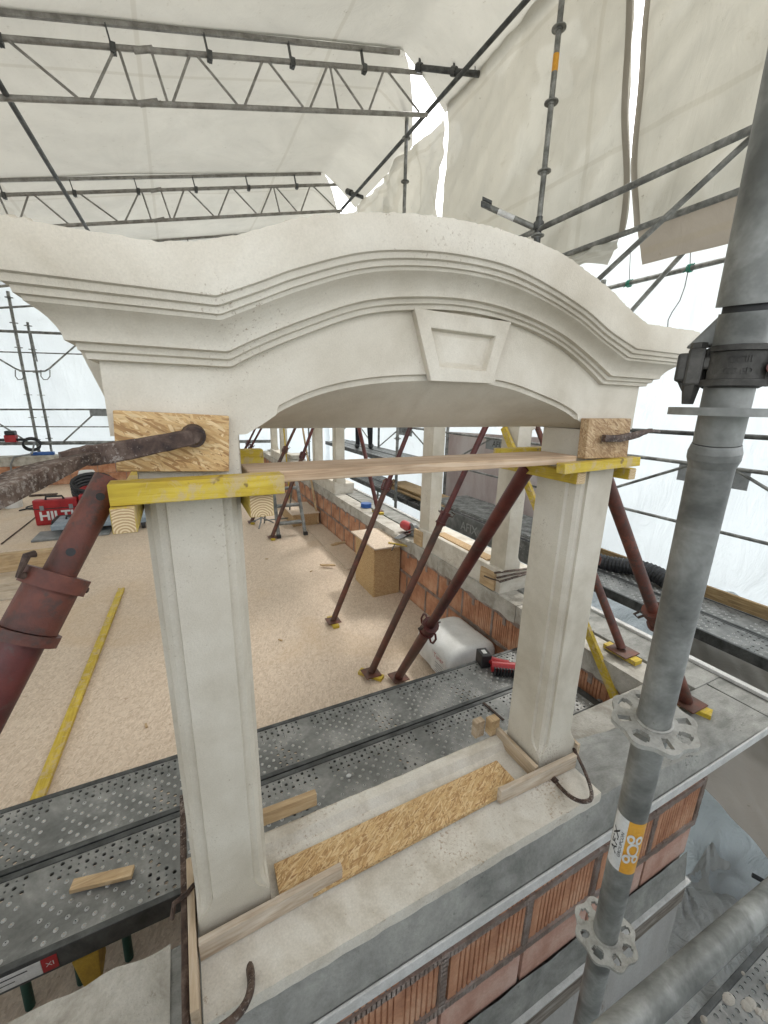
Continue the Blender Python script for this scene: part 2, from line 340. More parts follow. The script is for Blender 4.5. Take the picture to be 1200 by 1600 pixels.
# ledge strip under the bricks
lg = thing('ledge', 'dirty wooden ledge strip with white top running below the bricks at lower right', 'ledge', (1, .6, -2.3))
part('top_strip', MB().box((-.3, .640, -2.262), (2.06, .70, -2.250)), 'white edge', lg, bev=.002)
part('wooden_batten', MB().box((-.3, .650, -2.40), (2.05, .70, -2.264)), 'dirty timber', lg, bev=.003)
pn = thing('insulation_board', 'large pale grey stained board slanting outward below the ledge at bottom right', 'board', (1, .6, -2.4))
part('board', MB().grid(lambda u, v_: (-.3 + 2.36 * u - .25 * v_ * u, .66 - .12 * v_ + .01 * nz(u * 5, v_ * 4), -2.41 - 1.5 * v_), 20, 12), 'plasterboard', pn, smooth=60)

# right parapet wall (runs in depth), inner face X 1.965
RX = 1.965
rw = thing('brick_wall', 'long low orange brick parapet running away on the right, behind the props', 'wall', (RX, 6, FLOOR))
part('mortar_bed', MB().box((RX + .012, .80, FLOOR), (2.05, 11.4, -1.362)), 'mortar', rw)
y = .84; k = 0
while y < 11.3:
    ribs = y < 2.4
    brick(rw, me_rib if ribs else me_pl, (RX + random.uniform(-.003, .003), y + BL, FLOOR + .008), -pi / 2)
    if y + .17 + BL < 11.4: brick(rw, me_rib if (ribs or k % 5 == 2) else me_pl, (RX + random.uniform(-.003, .003), y + .17 + BL, FLOOR + .262), -pi / 2)
    y += BL + .018; k += 1
mm = MB()
for q in range(420):
    yy = .84 + q * .025; hh = .012 + .012 * abs(nz(q * .31, 5)); mm.obox((RX, yy, FLOOR + .252), (.005, 0, 0), (0, .014, 0), (0, 0, hh))
    hh = .016 + .035 * max(0, nz(q * .21, 15)) + (.05 if q % 14 == 3 else 0); mm.obox((RX, yy, FLOOR + .502), (.008, 0, 0), (0, .014, 0), (0, 0, hh))
for q in range(29):
    for c_, z0 in ((0, FLOOR + .13), (.17, FLOOR + .38)):
        yy = .84 + q * (BL + .018) - .009 + c_
        for t in range(9): mm.obox((RX, yy, z0 - .11 + t * .026), (.005, 0, 0), (0, .008 + .01 * abs(nz(q, t * .6, c_)), 0), (0, 0, .015))
part('mortar_joint', mm, 'mortar', rw, smooth=None)['kind'] = 'stuff'
# concrete ring beam on the right parapet
rb = thing('ring_beam', 'pale concrete capping band on top of the right brick parapet', 'beam', (2.0, 6, -1.4))
y = .86; j = 0
while y < 11.3:
    L = random.uniform(.8, 1.15); y2 = min(y + L, 11.39)
    mb = MB().grid(lambda u, v_: (RX - .012 + .004 * nz(u * 6, v_ * 5, j), y + .004 + (y2 - y - .008) * u, -1.322 - .125 * v_ - (.03 * nz(u * 9 + j, 2.1) + .012 * nz(u * 40, j)) * v_), 36, 4)
    mb.box((RX - .010, y + .004, -1.44), (2.128, y2 - .004, -1.322 + .001 * (j % 3)))
    part('capstone', mb, 'old concrete', rb, smooth=30); y = y2; j += 1
# outer concrete slab / cornice: front strip and right strip with a gutter joint
sb = thing('cornice_slab', 'grey cement ledge slab with white edge turning the corner under the dormer', 'ledge', (1.2, .7, -1.34))
def top(u, v_, x0, x1, y0, y1, z): return (x0 + (x1 - x0) * u, y0 + (y1 - y0) * v_, z + .0035 * nz(u * (x1 - x0) * 7, v_ * (y1 - y0) * 7, z))
part('front_slab', MB().grid(lambda u, v_: top(u, v_, -1.2, 2.24, .579, .85, -1.3205), 110, 14).box((-1.2, .578, -1.358), (2.245, .85, -1.328)), 'cement', sb, smooth=60)
part('front_edge', MB().box((-1.2, .5705, -1.362), (2.25, .5775, -1.322)), 'white edge', sb, bev=.002)
part('side_slab', MB().box((2.15, .851, -1.362), (2.39, 11.6, -1.318)).box((2.250, .578, -1.362), (2.385, .8505, -1.3215)), 'cement', sb, bev=.003)
part('side_edge', MB().box((2.365, .5775, -1.3175), (2.40, 11.6, -1.30)), 'white edge', sb, bev=.002)
def hump(x_): return .125 if x_ < 1.2 else .125 * max(0, 1 - (x_ - 1.2) / .85) ** 1.3
def hf_(u, v_):
    x_ = lerp(-.072, 2.1, u); h_ = hump(x_); k_ = v_ * 12
    if k_ <= 4: y_, z_ = lerp(.5785, .6035, k_ / 4), lerp(0, h_, (k_ / 4) ** .9)
    elif k_ <= 10: y_, z_ = lerp(.6035, .80, (k_ - 4) / 6), h_
    else: y_, z_ = lerp(.80, .845, (k_ - 10) / 2), lerp(h_, -.002, (k_ - 10) / 2)
    if x_ < 1.085 and k_ > 4: z_ = min(z_, .11)
    return (x_, y_, -1.3195 + z_ + .003 * nz(x_ * 9, v_ * 6) + .0015 * nz(x_ * 30, v_ * 20))
part('mortar_fillet', MB().grid(hf_, 150, 12), 'cement', sb, smooth=60)
part('raised_stone', MB().box((1.30, .852, -1.36), (1.962, .98, -1.317)), 'old concrete', sb, bev=.003)

# ---- back parapet
bw = thing('brick_wall', 'low brick parapet across the far end of the roof deck', 'wall', (-2, 11.4, FLOOR))
part('mortar_bed', MB().box((-6, 11.41, FLOOR), (2.0, 11.6, -1.50)), 'mortar', bw)
for row in range(2):
    x = -5.9 + (.17 if row else 0)
    while x < 1.6:
        brick(bw, me_pl, (x, 11.40 + random.uniform(-.003, .003), FLOOR + .005 + row * .225), 0, sx=1, sz=.92); x += BL + .016
part('capping', MB().box((-6, 11.385, -1.50), (1.96, 11.66, -1.29)), 'old concrete', bw, bev=.01)

# ================================================================ DORMERS
KEYX = .53
def interp(tab, x):
    for (a, b_), (c, d) in zip(tab, tab[1:]):
        if x <= c: return b_ + (d - b_) * (x - a) / (c - a)
    return tab[-1][1]
def smooth_tab(tab, x, h=.012): return (interp(tab, x - h) + 2 * interp(tab, x) + interp(tab, x + h)) / 4
K = .14
def cat(tab, x):   # Catmull-Rom through table
    n_ = len(tab)
    for i in range(n_ - 1):
        if x <= tab[i + 1][0] or i == n_ - 2:
            x0, y0 = tab[i]; x1, y1 = tab[i + 1]; t = (x - x0) / (x1 - x0)
            m0 = (y1 - tab[i - 1][1]) / (x1 - tab[i - 1][0]) if i else (y1 - y0) / (x1 - x0)
            m1 = (tab[i + 2][1] - y0) / (tab[i + 2][0] - x0) if i + 2 < n_ else (y1 - y0) / (x1 - x0)
            h = x1 - x0; t2, t3 = t * t, t * t * t
            return (2 * t3 - 3 * t2 + 1) * y0 + (t3 - 2 * t2 + t) * h * m0 + (-2 * t3 + 3 * t2) * y1 + (t3 - t2) * h * m1
TA = [(.085, .0485), (.126, .0707), (.19, .100), (.307, .1465), (.411, .1665), (.53, .176), (.66, .1675), (.782, .1412), (.874, .105), (.968, .056)]
TB = [(.062, .1425), (.117, .1658), (.172, .191), (.271, .2265), (.36, .2445), (.46, .2535), (.573, .2515), (.673, .2331), (.789, .2006), (.879, .1656), (.975, .1395)]
TC = [(.0, .190), (.039, .1966), (.104, .218), (.192, .2533), (.271, .273), (.358, .2887), (.47, .299), (.597, .2975), (.698, .2863), (.795, .261), (.861, .2395), (.933, .2099), (1.0, .189)]
TI = [(.1025, -.057), (.13, -.0405), (.1695, -.0153), (.2335, .011), (.308, .029), (.402, .0408), (.53, .0465), (.662, .039), (.762, .018), (.873, -.0146), (.956, -.057)]
def curve(tab, s, xl, xr):
    a, c = tab[0][0], tab[-1][0]
    if s < K: return lerp(xl, a, s / K), tab[0][1]
    if s > 1 - K: return lerp(c, xr, (s - 1 + K) / K), tab[-1][1]
    x = lerp(a, c, (s - K) / (1 - 2 * K)); return x, cat(tab, x)
PROF = [(0, 0), (.015, .012), (.10, .0135), (.125, .020), (.215, .0215), (.235, .0315), (.31, .0325), (.40, .0365), (.50, .043), (.58, .051), (.645, .060), (.70, .0615), (.715, .067), (.80, .0685), (.82, .0745), (.91, .0765), (.93, .0815), (1, .0825)]
def dormer(label, fmap, rough=True, seed=0):
    """fmap maps local (x along, y in from the front, z) to the world"""
    base = fmap(.53, .07, -1.17)
    root = thing('dormer_frame', label, 'dormer frame', base, None)
    NS = 240; rings = []
    for i in range(NS + 1):
        s = i / NS; r_ = []
        ins = K + .045 < s < 1 - K - .04 and not (.455 < s < .585)
        xi, zi = curve(TI, s, -.092, 1.13); up = .010 if ins else 0
        r_.append((xi, .0075 if ins else 0, zi)); r_.append((xi, .0075 if ins else 0, zi + up)); r_.append((xi, 0, zi + up + (.002 if ins else 0)))
        for t, p in PROF:
            xa, za = curve(TA, s, -.092 - p, 1.13 + p); xb, zb = curve(TB, s, -.092 - p, 1.13 + p)
            r_.append((lerp(xa, xb, t), -p, lerp(za, zb, t)))
        xc, zc = curve(TC, s, -.174, 1.212); ro = .0034 * nz(s * 260, seed, 2.2) + .003 * nz(s * 110, seed) + .003 * nz(s * 22, seed) if rough else 0
        xb, zb = curve(TB, s, -.174, 1.212)
        nb = len(r_)
        for t in (.35, .7): r_.append((lerp(xb, xc, t), -.0825 + .0015 * nz(s * 40, t * 5), lerp(zb, zc, t)))
        r_.append((xc, -.081, zc + ro * .6)); 
        for t in (.15, .4, .7): r_.append((xc, lerp(-.0825, .15, t), zc + .006 + ro + .008 * nz(s * 25, t * 6, seed)))
        r_.append((xc, .150, zc)); xs, zs = curve([(.1, -.057), (.96, -.057)], s, -.092, 1.13); xe = min(max(xc, -.092), 1.13)
        r_.append((xs, .150, -.057)); rings.append(r_)
    m_ = len(rings[0]); 
    def cap(r_): return [(x_, .1495, z_) for x_, y_, z_ in r_]
    full = [cap(rings[0])] + rings + [cap(rings[-1])]
    mb = MB()
    for r_ in full: mb.v += [V(fmap(*p)) for p in r_]
    n_ = len(full)
    for i in range(n_ - 1):
        for k in range(m_): mb.f.append((i * m_ + k, i * m_ + (k + 1) % m_, (i + 1) * m_ + (k + 1) % m_, (i + 1) * m_ + k))
    mb.f.append(tuple(range(m_))); mb.f.append(tuple(range((n_ - 1) * m_, n_ * m_)))
    o = part('arched_lintel', mb, 'cast stone', root, smooth=28)
    # keystone
    q = [(.4135, .171), (.650, .1695), (.611, .0445), (.458, .0435)]; qi = [(.452, .1405), (.612, .1385), (.593, .068), (.477, .070)]
    mb = MB(); P = [(x_, .0, z_) for x_, z_ in q] + [(x_, -.0135, z_) for x_, z_ in q] + [(x_, -.0135, z_) for x_, z_ in qi] + [(lerp(x_, .533, .05), -.0005, lerp(z_, .104, .08)) for x_, z_ in qi]
    P += [(lerp(x_, .533, .35), -.0035, lerp(z_, .104, .35)) for x_, z_ in qi]
    Fs = []
    for a in (0, 4, 8, 12):
        for k in range(4): Fs.append((a + k, a + (k + 1) % 4, a + 4 + (k + 1) % 4, a + 4 + k))
    Fs.append((16, 17, 18, 19)); mb.add([fmap(*p) for p in P], Fs); part('keystone', mb, 'cast stone', root, smooth=None, bev=.0015)
    # pillars
    for x0, x1 in ((-.064, .091), (.949, 1.115)):
        zs = [-1.17, -1.105, -1.092, -1.08, -1.068, -1.055, -.8, -.5, -.2, -.16, -.145, -.057]; prof = [0, 0, .35, .7, .9, 1, 1, 1, 1, 1, 0, 0]; mb = MB(); ring = []
        def sec(c):
            c = max(c, .002); A = []
            for X, sg in ((x0, 1), (x1, -1)):
                pts = [(X, .020 + c * .62), (X + sg * c * .22, .017 + c * .60), (X + sg * c * .30, c * .45), (X + sg * c * .55, c * .24), (X + sg * c * .93, c * .20), (X + sg * c * .96, 0)]
                A += pts if sg == 1 else pts[::-1]
            return A + [(x1, .144), (x0, .144)]
        for z, p in zip(zs, prof):
            ring.append([(X, Y - (.020 * (1 - p) if Y > .015 and Y < .1 else 0), z) for X, Y in sec(.036 * p)])
        L = len(ring[0])
        for r_ in ring: mb.v += [V(fmap(*p)) for p in r_]
        for i in range(len(ring) - 1):
            for k in range(L): mb.f.append((i * L + k, i * L + (k + 1) % L, (i + 1) * L + (k + 1) % L, (i + 1) * L + k))
        mb.f.append(tuple(range(L))); mb.f.append(tuple(range((len(ring) - 1) * L, len(ring) * L)))
        part('pillar', mb, 'cast stone', root, smooth=24)
    # sill with raised inner rim
    poly = [(-.135, -1.171), (-.137, -1.190), (-.120, -1.325), (.172, -1.325), (.172, -1.150), (.166, -1.146), (.135, -1.146), (.118, -1.165), (.095, -1.170)]
    N2 = 60; mb = MB()
    rr = [[(x_, y_ + (.0015 * nz(x_ * 25, y_ * 9, seed)), z_ + .0015 * nz(x_ * 21, y_ * 19, 4)) for y_, z_ in poly] for x_ in [lerp(-.066, 1.085, i / N2) for i in range(N2 + 1)]]
    L = len(poly)
    for r_ in rr: mb.v += [V(fmap(*p)) for p in r_]
    for i in range(N2):
        for k in range(L): mb.f.append((i * L + k, i * L + (k + 1) % L, (i + 1) * L + (k + 1) % L, (i + 1) * L + k))
    mb.f.append(tuple(range(L))); mb.f.append(tuple(range(N2 * L, (N2 + 1) * L)))
    part('sill', mb, 'stone sill', root, smooth=30)
    return root
dormer('cream cast stone dormer frame with keystone arch filling the foreground', lambda x, y, z: (x, .735 + y, z))
SPX = .145
for Y0, lb in ((2.12, 'cream stone dormer frame on the right parapet, the nearest seen through the front opening'), (5.66, 'cream stone dormer frame on the right parapet, second one back'), (9.2, 'cream stone dormer frame at the far end of the right parapet')):
    dormer(lb, lambda x, y, z, Y0=Y0: (2.0 + SPX - y, Y0 + x, z), seed=Y0)
# osb lining on the sill of the front dormer
def slab4(c4, th):   # c4: 4 corner points of the top face
    c4 = [V(c) for c in c4]; mb = MB(); return mb.prism(c4, (0, 0, -th))
single('sill_board', slab4([atZ(441, 1423, -1.152), atZ(812, 1226, -1.152), atZ(776, 1188, -1.152), atZ(428, 1350, -1.152)], .012), 'osb', 'golden OSB strip lying on the sill between the two front pillars', 'board', (.5, .78, -1.16))
single('sill_board', MB().box((2.04, 2.30, -1.165), (2.13, 3.0, -1.152)), 'osb fine', 'pale board strip lying on the sill of the nearest right-hand dormer', 'board', (2.08, 2.6, -1.16))

# ================================================================ boards, beams and clamps of the front dormer
def board(name, mb, m, lb, cat_, loc, bev=.0015, grp=None): return single(name, mb, m, lb, cat_, loc, grp, smooth=None, bev=bev)
a, b_, c, d = [atY(*q, .716) for q in ((176, 641), (358, 650), (358, 737), (182, 737))]
board('clamp_board', MB().prism([a, b_, c, d], (0, .016, 0)), 'osb upright', 'OSB square clamped to the left pillar head by a rusty iron', 'board', (0, .72, -.07))
board('timber_beam', MB().box((-.097, .672, -.1505), (.150, .708, -.1185)), 'yellow beam x', 'yellow painted batten across the front of the left pillar head', 'timber', (0, .69, -.13))
def ybeam(x0, x1, y0, y1, z0, z1, lb):
    t = thing('timber_beam', lb, 'timber', ((x0 + x1) / 2, (y0 + y1) / 2, z0))
    part('beam', MB().box((x0, y0 + .0015, z0), (x1, y1, z1)), 'yellow beam y', t, None, .0015)
    part('sawn_end', MB().box((x0 + .0015, y0, z0 + .0015), (x1 - .0015, y0 + .0014, z1 - .0015)), 'end grain', t, None); return t
ybeam(-.098, -.067, .665, 1.02, -.190, -.1515, 'yellow square timber with sawn end, left side of left pillar head')
ybeam(.094, .134, .690, 1.02, -.192, -.1525, 'yellow square timber with sawn end, right side of left pillar head')
ybeam(1.118, 1.148, .712, 1.02, -.195, -.1635, 'yellow square timber running back on the right side of the right pillar head')
ybeam(.912, .945, .715, 1.02, -.195, -.1635, 'yellow square timber running back on the left side of the right pillar head')
board('timber_beam', MB().prism([(.842, .700, -.1365), (1.121, .690, -.128), (1.124, .690, -.152), (.845, .700, -.162)], (0, .026, 0)), 'yellow beam x', 'yellow batten across the front of the right pillar head', 'timber', (1, .7, -.14))
board('timber_beam', MB().box((.07, .882, -.135), (.155, .912, -.10)), 'yellow beam x', 'short yellow block behind the left pillar head', 'timber', (.11, .9, -.12))
board('timber_beam', MB().box((.80, .884, -.150), (1.05, .914, -.118)), 'yellow beam x', 'yellow batten behind the right pillar head', 'timber', (.9, .9, -.13))
pk = thing('plank', 'long chipboard plank bridging the opening between the two front pillars', 'plank', (.5, .76, -.14))
part('board', MB().grid(lambda u, v_: (0, 0, 0), 1, 1) if False else MB().prism([(.100, .7095, -.1185), (.915, .727, -.1215), (.915, .727, -.1415), (.100, .7095, -.1385)], (0, .110, 0)), 'plank chipboard', pk, None, .002)
a, b_, c, d = [atY(*q, .712) for q in ((921, 654), (987, 654), (980, 715), (914, 717))]
board('clamp_board', MB().prism([a, b_, c, d], (-.006, .020, 0)), 'osb brown', 'brown tilted OSB square clamped to the right pillar head', 'board', (1, .71, -.07))
# foot boards
board('foot_board', MB().box((-.063, .706, -1.168), (.30, .722, -1.118)), 'osb fine', 'OSB strip standing in front of the left pillar foot', 'board', (.1, .71, -1.15)) if False else None
def vboard(p, q, zt, zb, th, m, lb, ty=(0, 1)):
    p, q = V((p[0], p[1], zt)), V((q[0], q[1], zt)); t = V((ty[0], ty[1], 0)) * th
    return board('foot_board', MB().prism([p, q, q + V((0, 0, zb - zt)), p + V((0, 0, zb - zt))], t), m, lb, 'board', (p + q) / 2)
vboard((-.066, .700), (.262, .712), -1.118, -1.167, .016, 'weathered board x', 'long plywood strip standing against the left pillar foot')
vboard((-.0695, .60), (-.0695, .90), -1.118, -1.185, -.016, 'weathered board y', 'narrow board on the outer side of the left pillar foot', (1, 0))
vboard((.764, .703), (1.085, .697), -1.118, -1.167, .016, 'weathered board x', 'whitish plywood strip standing against the right pillar foot')
vboard((.936, .722), (.936, .93), -1.118, -1.168, -.016, 'weathered board y', 'board on the opening side of the right pillar foot', (1, 0))
vboard((1.118, .722), (1.118, .80), -1.112, -1.168, .012, 'weathered board y', 'small board on the outer side of the right pillar foot', (1, 0))
board('wood_block', MB().box((.895, .905, -1.146), (.935, .935, -1.085)), 'pale wood y', 'small upright wood block on the sill rim beside the right pillar', 'block', (.9, .92, -1.12))
board('wood_block', MB().box((.855, .935, -1.165), (.893, .96, -1.10)), 'weathered board y', 'thin packing piece behind the upright block by the right pillar', 'block', (.87, .94, -1.13))
board('wood_block', MB().obox((.175, .93, -1.125), (.085, -.002, 0), (0, .009, 0), (0, 0, .022)), 'pale wood x', 'short wood strip on the sill rim beside the left pillar', 'block', (.17, .93, -1.12))
# rusty clamps
def poly_bar(pts, hs, ws, up=(0, 0, 1)):
    mb = MB(); n_ = len(pts); pts = [V(p) for p in pts]; up = V(up)
    for i, p in enumerate(pts):
        t = (pts[min(i + 1, n_ - 1)] - pts[max(i - 1, 0)]).normalized(); sd_ = t.cross(up).normalized(); u = sd_.cross(t).normalized()
        h, w_ = hs[i] / 2, ws[i] / 2
        jit = lambda: .0005 * random.uniform(-1, 1)
        mb.v += [p + sd_ * (w_ + jit()) * a_ + u * (h + jit()) * c_ for a_, c_ in ((-1, -.85), (-.8, -1), (.8, -1), (1, -.85), (1, .85), (.8, 1), (-.8, 1), (-1, .85))]
    for i in range(n_ - 1):
        for k in range(8): mb.f.append((i * 8 + k, i * 8 + (k + 1) % 8, i * 8 + 8 + (k + 1) % 8, i * 8 + 8 + k))
    mb.f += [tuple(range(8)), tuple(range(n_ * 8 - 8, n_ * 8))]; return mb
t = thing('iron_clamp', 'big rusty forged clamp pressing the OSB square on the left pillar head', 'clamp', (-.05, .65, -.06))
hd = atY(303, 682, .700)
part('head', MB().tube(hd + V((0, .015, 0)), hd + V((0, -.006, 0)), .0185, 16, .0165).tube(hd + V((0, -.0062, 0)), hd + V((0, -.011, 0)), .013, 12, .009), 'rusty iron', t)
def lerp_path(ps, n_=5):
    out = []
    for a_, c_ in zip(ps, ps[1:]):
        for i in range(n_): out.append(a_.lerp(c_, i / n_))
    return out + [ps[-1]]
P = lerp_path([atY(300, 683, .692), atY(250, 693, .683), atY(200, 703, .672), atY(150, 711, .66), atY(94, 715, .645)])
part('arm', poly_bar(P, [lerp(.023, .027, min(1, i / 12)) if i < 16 else lerp(.027, .010, (i - 16) / 5) for i in range(len(P))], [.014] * len(P)), 'rusty iron', t, None)
P = lerp_path([atY(150, 712, .640), atY(100, 727, .60), atY(50, 745, .56), atY(0, 768, .52), atY(-60, 795, .48), atY(-160, 840, .42)])
part('bar', poly_bar(P, [lerp(.010, .020, min(1, i / 9)) for i in range(len(P))], [lerp(.014, .034, min(1, i / 9)) for i in range(len(P))]), 'rusty iron', t, None)
t = thing('iron_clamp', 'rusty flat clamp end pressing the brown OSB square on the right pillar head', 'clamp', (1.05, .7, -.06))
P = lerp_path([atY(943, 685, .700), atY(968, 685, .698), atY(992, 680, .700), atY(1016, 672, .71)])
part('arm', poly_bar(P, [.018, .018, .017, .017, .017, .018, .018, .018, .018, .017, .017, .016, .014, .012, .010, .009], [.012] * 16), 'rusty iron', t, 50)
part('hook_end', MB().sweep([atY(1012, 674, .712), atY(1022, 673, .75), atY(1030, 674, .85), atY(1030, 675, .95)], .0045, 8), 'rusty iron', t)
def uclamp(lb, pts, r, extra=None):
    t = thing('iron_clamp', lb, 'clamp', pts[0]); part('jaw', MB().sweep(pts, r, 10, .8), 'rusty iron', t, 60)
    part('tip', MB().tube(pts[0] + V((0, .012, 0)), pts[0] - V((0, .004, 0)), .011, 12), 'rusty iron', t)
    return t
def arc3(p0, p1, p2, n_=12):
    return [(1 - t) ** 2 * p0 + 2 * t * (1 - t) * p1 + t * t * p2 for t in [i / n_ for i in range(n_ + 1)]]
pts = arc3(atY(383, 1493, .694), atZ(414, 1560, -1.10), atZ(352, 1602, -1.13)) + arc3(atZ(352, 1602, -1.13), atZ(325, 1622, -1.14), V((-.096, .575, -1.165)), 5)[1:]
t = uclamp('curved rusty clamp jaw over the strip at the left pillar foot with its long bar', pts, .0095)
part('bar', poly_bar(lerp_path([V((-.096, .575, -1.165)), V((-.094, .8, -1.15)), V((-.092, 1.10, -1.135))]), [.024] * 11, [.014] * 11), 'rusty iron', t, 50)
part('cross_pin', MB().sweep([V((-.12, .80, -1.15)), V((-.112, .805, -1.115)), V((-.085, .81, -1.110)), V((-.07, .83, -1.12))], .0055, 8), 'rusty iron', t)
pts = arc3(atY(868, 1221, .690), atZ(900, 1262, -1.13), atZ(922, 1250, -1.13)) + arc3(atZ(922, 1250, -1.13), atZ(936, 1238, -1.13), V((1.15, .80, -1.14)), 8)[1:]
uclamp('rusty U-shaped clamp jaw on the strip at the right pillar foot', pts, .0062)

# ================================================================ props
def prop(lb, top_, foot, split=.55, low='red prop', upm='brown prop', r=.028, block=True, handle=True, hs=1.0, holes=0, head=True, hand_dir=None, blk_lb=None):
    top_, foot = V(top_), V(foot); d = (top_ - foot); L = d.length; d.normalize()
    t = thing('steel_prop', lb, 'prop', foot, 'raking red steel props bracing the dormers'); mid = foot + d * L * split
    b0 = foot + V((0, 0, .004))
    part('outer_tube', MB().tube(b0 + d * .008, mid, r, 16), low, t); part('inner_tube', MB().tube(mid - d * .002, top_, r * .8, 16), upm, t)
    e = d.orthogonal().normalized() if hand_dir is None else (V(hand_dir) - d * V(hand_dir).dot(d)).normalized(); g = d.cross(e)
    part('collar', MB().tube(mid - d * .045, mid + d * .03, r * 1.28, 14).tube(mid + d * .012, mid + d * .034, r * 1.55, 14).tube(mid - d * .060, mid - d * .046, r * 1.5, 14), upm, t)
    if handle:
        mb = MB()
        for sg in (1, -1):
            q = lambda a_, b__: mid + d * a_ + e * sg * b__
            mb.sweep([q(.02, r), q(.03, r + .028 * hs), q(.01, r + .045 * hs), q(-.05, r + .045 * hs), q(-.075, r + .028 * hs), q(-.06, r)], .006, 7)
        part('handle', mb, upm, t)
    mb = MB(); pk_ = (2.1, 2.3, 2.6, 1.6) if handle else (1.9, 1.8, 1.9, 1.6); mb.sweep([mid + d * .02 + g * (r * pk_[0]), mid + d * .02 - g * (r * pk_[1]), mid + d * .045 - g * (r * pk_[2]), mid + d * .05 - g * (r * pk_[3])], .005, 7); part('pin', mb, 'rusty iron', t)
    part('foot_plate', MB().box((foot.x - .06, foot.y - .06, foot.z), (foot.x + .06, foot.y + .06, foot.z + .007)), 'brown prop', t, None, .002)
    hd_ = V((d.x, d.y, 0)).normalized(); sd_ = V((-hd_.y, hd_.x, 0))
    if head: part('head_plate', MB().obox(top_, sd_ * .035, V((0, 0, .045)), hd_ * .004), 'brown prop', t, None)
    if holes:
        cd = -(top_ + foot).normalized()
        for k in range(holes):
            mb = MB(); c_ = mid + d * (.065 + .085 * k); v_ = (cd - d * cd.dot(d)).normalized(); mb.tube(c_ + v_ * (r * .8 - .004), c_ + v_ * (r * .8 + .0006), .0058, 12); part('pin_hole', mb, 'ink', t)
    if block:
        a_ = random.uniform(-.5, .5); u_ = V((cos(a_ + 1.9), sin(a_ + 1.9), 0))
        single('timber_block', MB().obox(foot + V((0, 0, -.014)), u_ * .095, V((-u_.y, u_.x, 0)) * .028, V((0, 0, .0125))), 'yellow beam x', blk_lb or 'yellow wedge', 'wedge', foot, None, None, .001)
    return t
fl = FLOOR + .028
g_ = atY(170, 762, .72)
prop('red steel prop in the left foreground leaning from the left pillar head', V((-.100, .730, -.120)), V((-.80, .17, -1.35)), .88, 'red prop', 'orange prop', .026, head=False, handle=False, block=False, holes=2, hand_dir=(1, 0, 1))
prop('thick red prop from the right pillar head down to the floor behind the scaffold planks', (.925, .895, -.17), (1.262, 2.235, fl), .43, 'red prop', 'red prop', .030, head=False, hand_dir=(0, -1, -.4), block=False)
prop('brown and red prop from the near right dormer to its wedge behind the planks', (1.98, 2.28, .0), (1.100, 2.36, fl), .60, 'brown prop', 'red prop', .026, hand_dir=(1, .4, .4), blk_lb='yellow wedge under the brown prop foot just behind the scaffold planks')
prop('dark red prop from the far pillar of the near right dormer to the open floor', (1.98, 3.26, .05), (1.095, 3.18, fl), .62, 'brown prop', 'red prop', .025, hand_dir=(1, .4, .4), blk_lb='yellow wedge under the prop foot in the open floor left of the OSB box')
prop('dark red prop with grey foot in front of the step ladder', (1.98, 6.1, .0), (1.075, 5.78, fl), .6, 'brown prop', 'red prop', .028, blk_lb='pale wedge under the prop foot beside the step ladder')
prop('distant dark prop left of the step ladder', (1.98, 6.9, 0), (.93, 6.70, fl), .6, 'brown prop', 'brown prop', .028, blk_lb='small wedge under the distant dark prop left of the ladder')
prop('distant red prop leaning on the far right-hand dormer, seen just right of the left pillar', (1.98, 9.3, .0), (.75, 9.0, fl), .5, 'red prop', 'red prop', .028, block=False)
prop('farthest red prop near the back parapet seen through the front opening', (1.98, 10.1, 0), (.9, 10.0, fl), .5, 'red prop', 'red prop', .028, block=False)
prop('red prop standing outside on the slab leaning inward, middle of the opening', (2.19, 5.45, .05), (2.12, 4.42, -1.295), .8, 'red prop', 'red prop', .026, blk_lb='yellow wedge under the outer red prop beside the blue tape roll', hand_dir=(1, 0, 0))
prop('orange-red prop outside the right pillar standing on the corner slab', (1.16, .875, -.10), (1.965, .80, -1.292), .42, 'orange prop', 'orange prop', .027, head=False, hand_dir=(-.5, -1, -.3), blk_lb='yellow wedge under the prop at the slab corner behind the steel post')
prop('slim rusty prop outside on the right slab leaning away from the corner', (2.18, 2.15, -.03), (2.075, 1.185, -1.292), .35, 'orange prop', 'orange prop', .023, hand_dir=(1, -1, .3), blk_lb='yellow wedge under the slim rusty prop on the right slab')
# laths
single('lath', MB().bar(atX(787, 668, 1.98), (1.945, 1.03, -1.58), .045, .022, (1, 0, 0)), 'yellow beam y', 'thin yellow lath slanting from near right dormer down to the parapet', 'lath', (1.95, 1.5, -.9))
single('lath', MB().bar(atX(480, 668, 1.96) + V((0, .3, 0)), (1.90, 6.2, FLOOR + .03), .045, .022, (1, 0, 0)), 'pale wood y', 'pale yellow lath leaning on the brick parapet behind the step ladder', 'lath', (1.9, 6.3, -1.5))
single('lath', MB().bar((1.9, 8.1, FLOOR + .02), (1.98, 8.9, .1), .045, .022, (1, 0, 0)), 'yellow beam y', 'distant yellow lath leaning among the far props', 'lath', (1.9, 8.3, -1))
single('lath', MB().bar(atZ(190, 920, FLOOR + .02), atZ(58, 1250, FLOOR + .02), .055, .024), 'yellow beam y', 'long yellow lath lying on the pale floor at the left', 'lath', (-.72, 3.4, FLOOR))

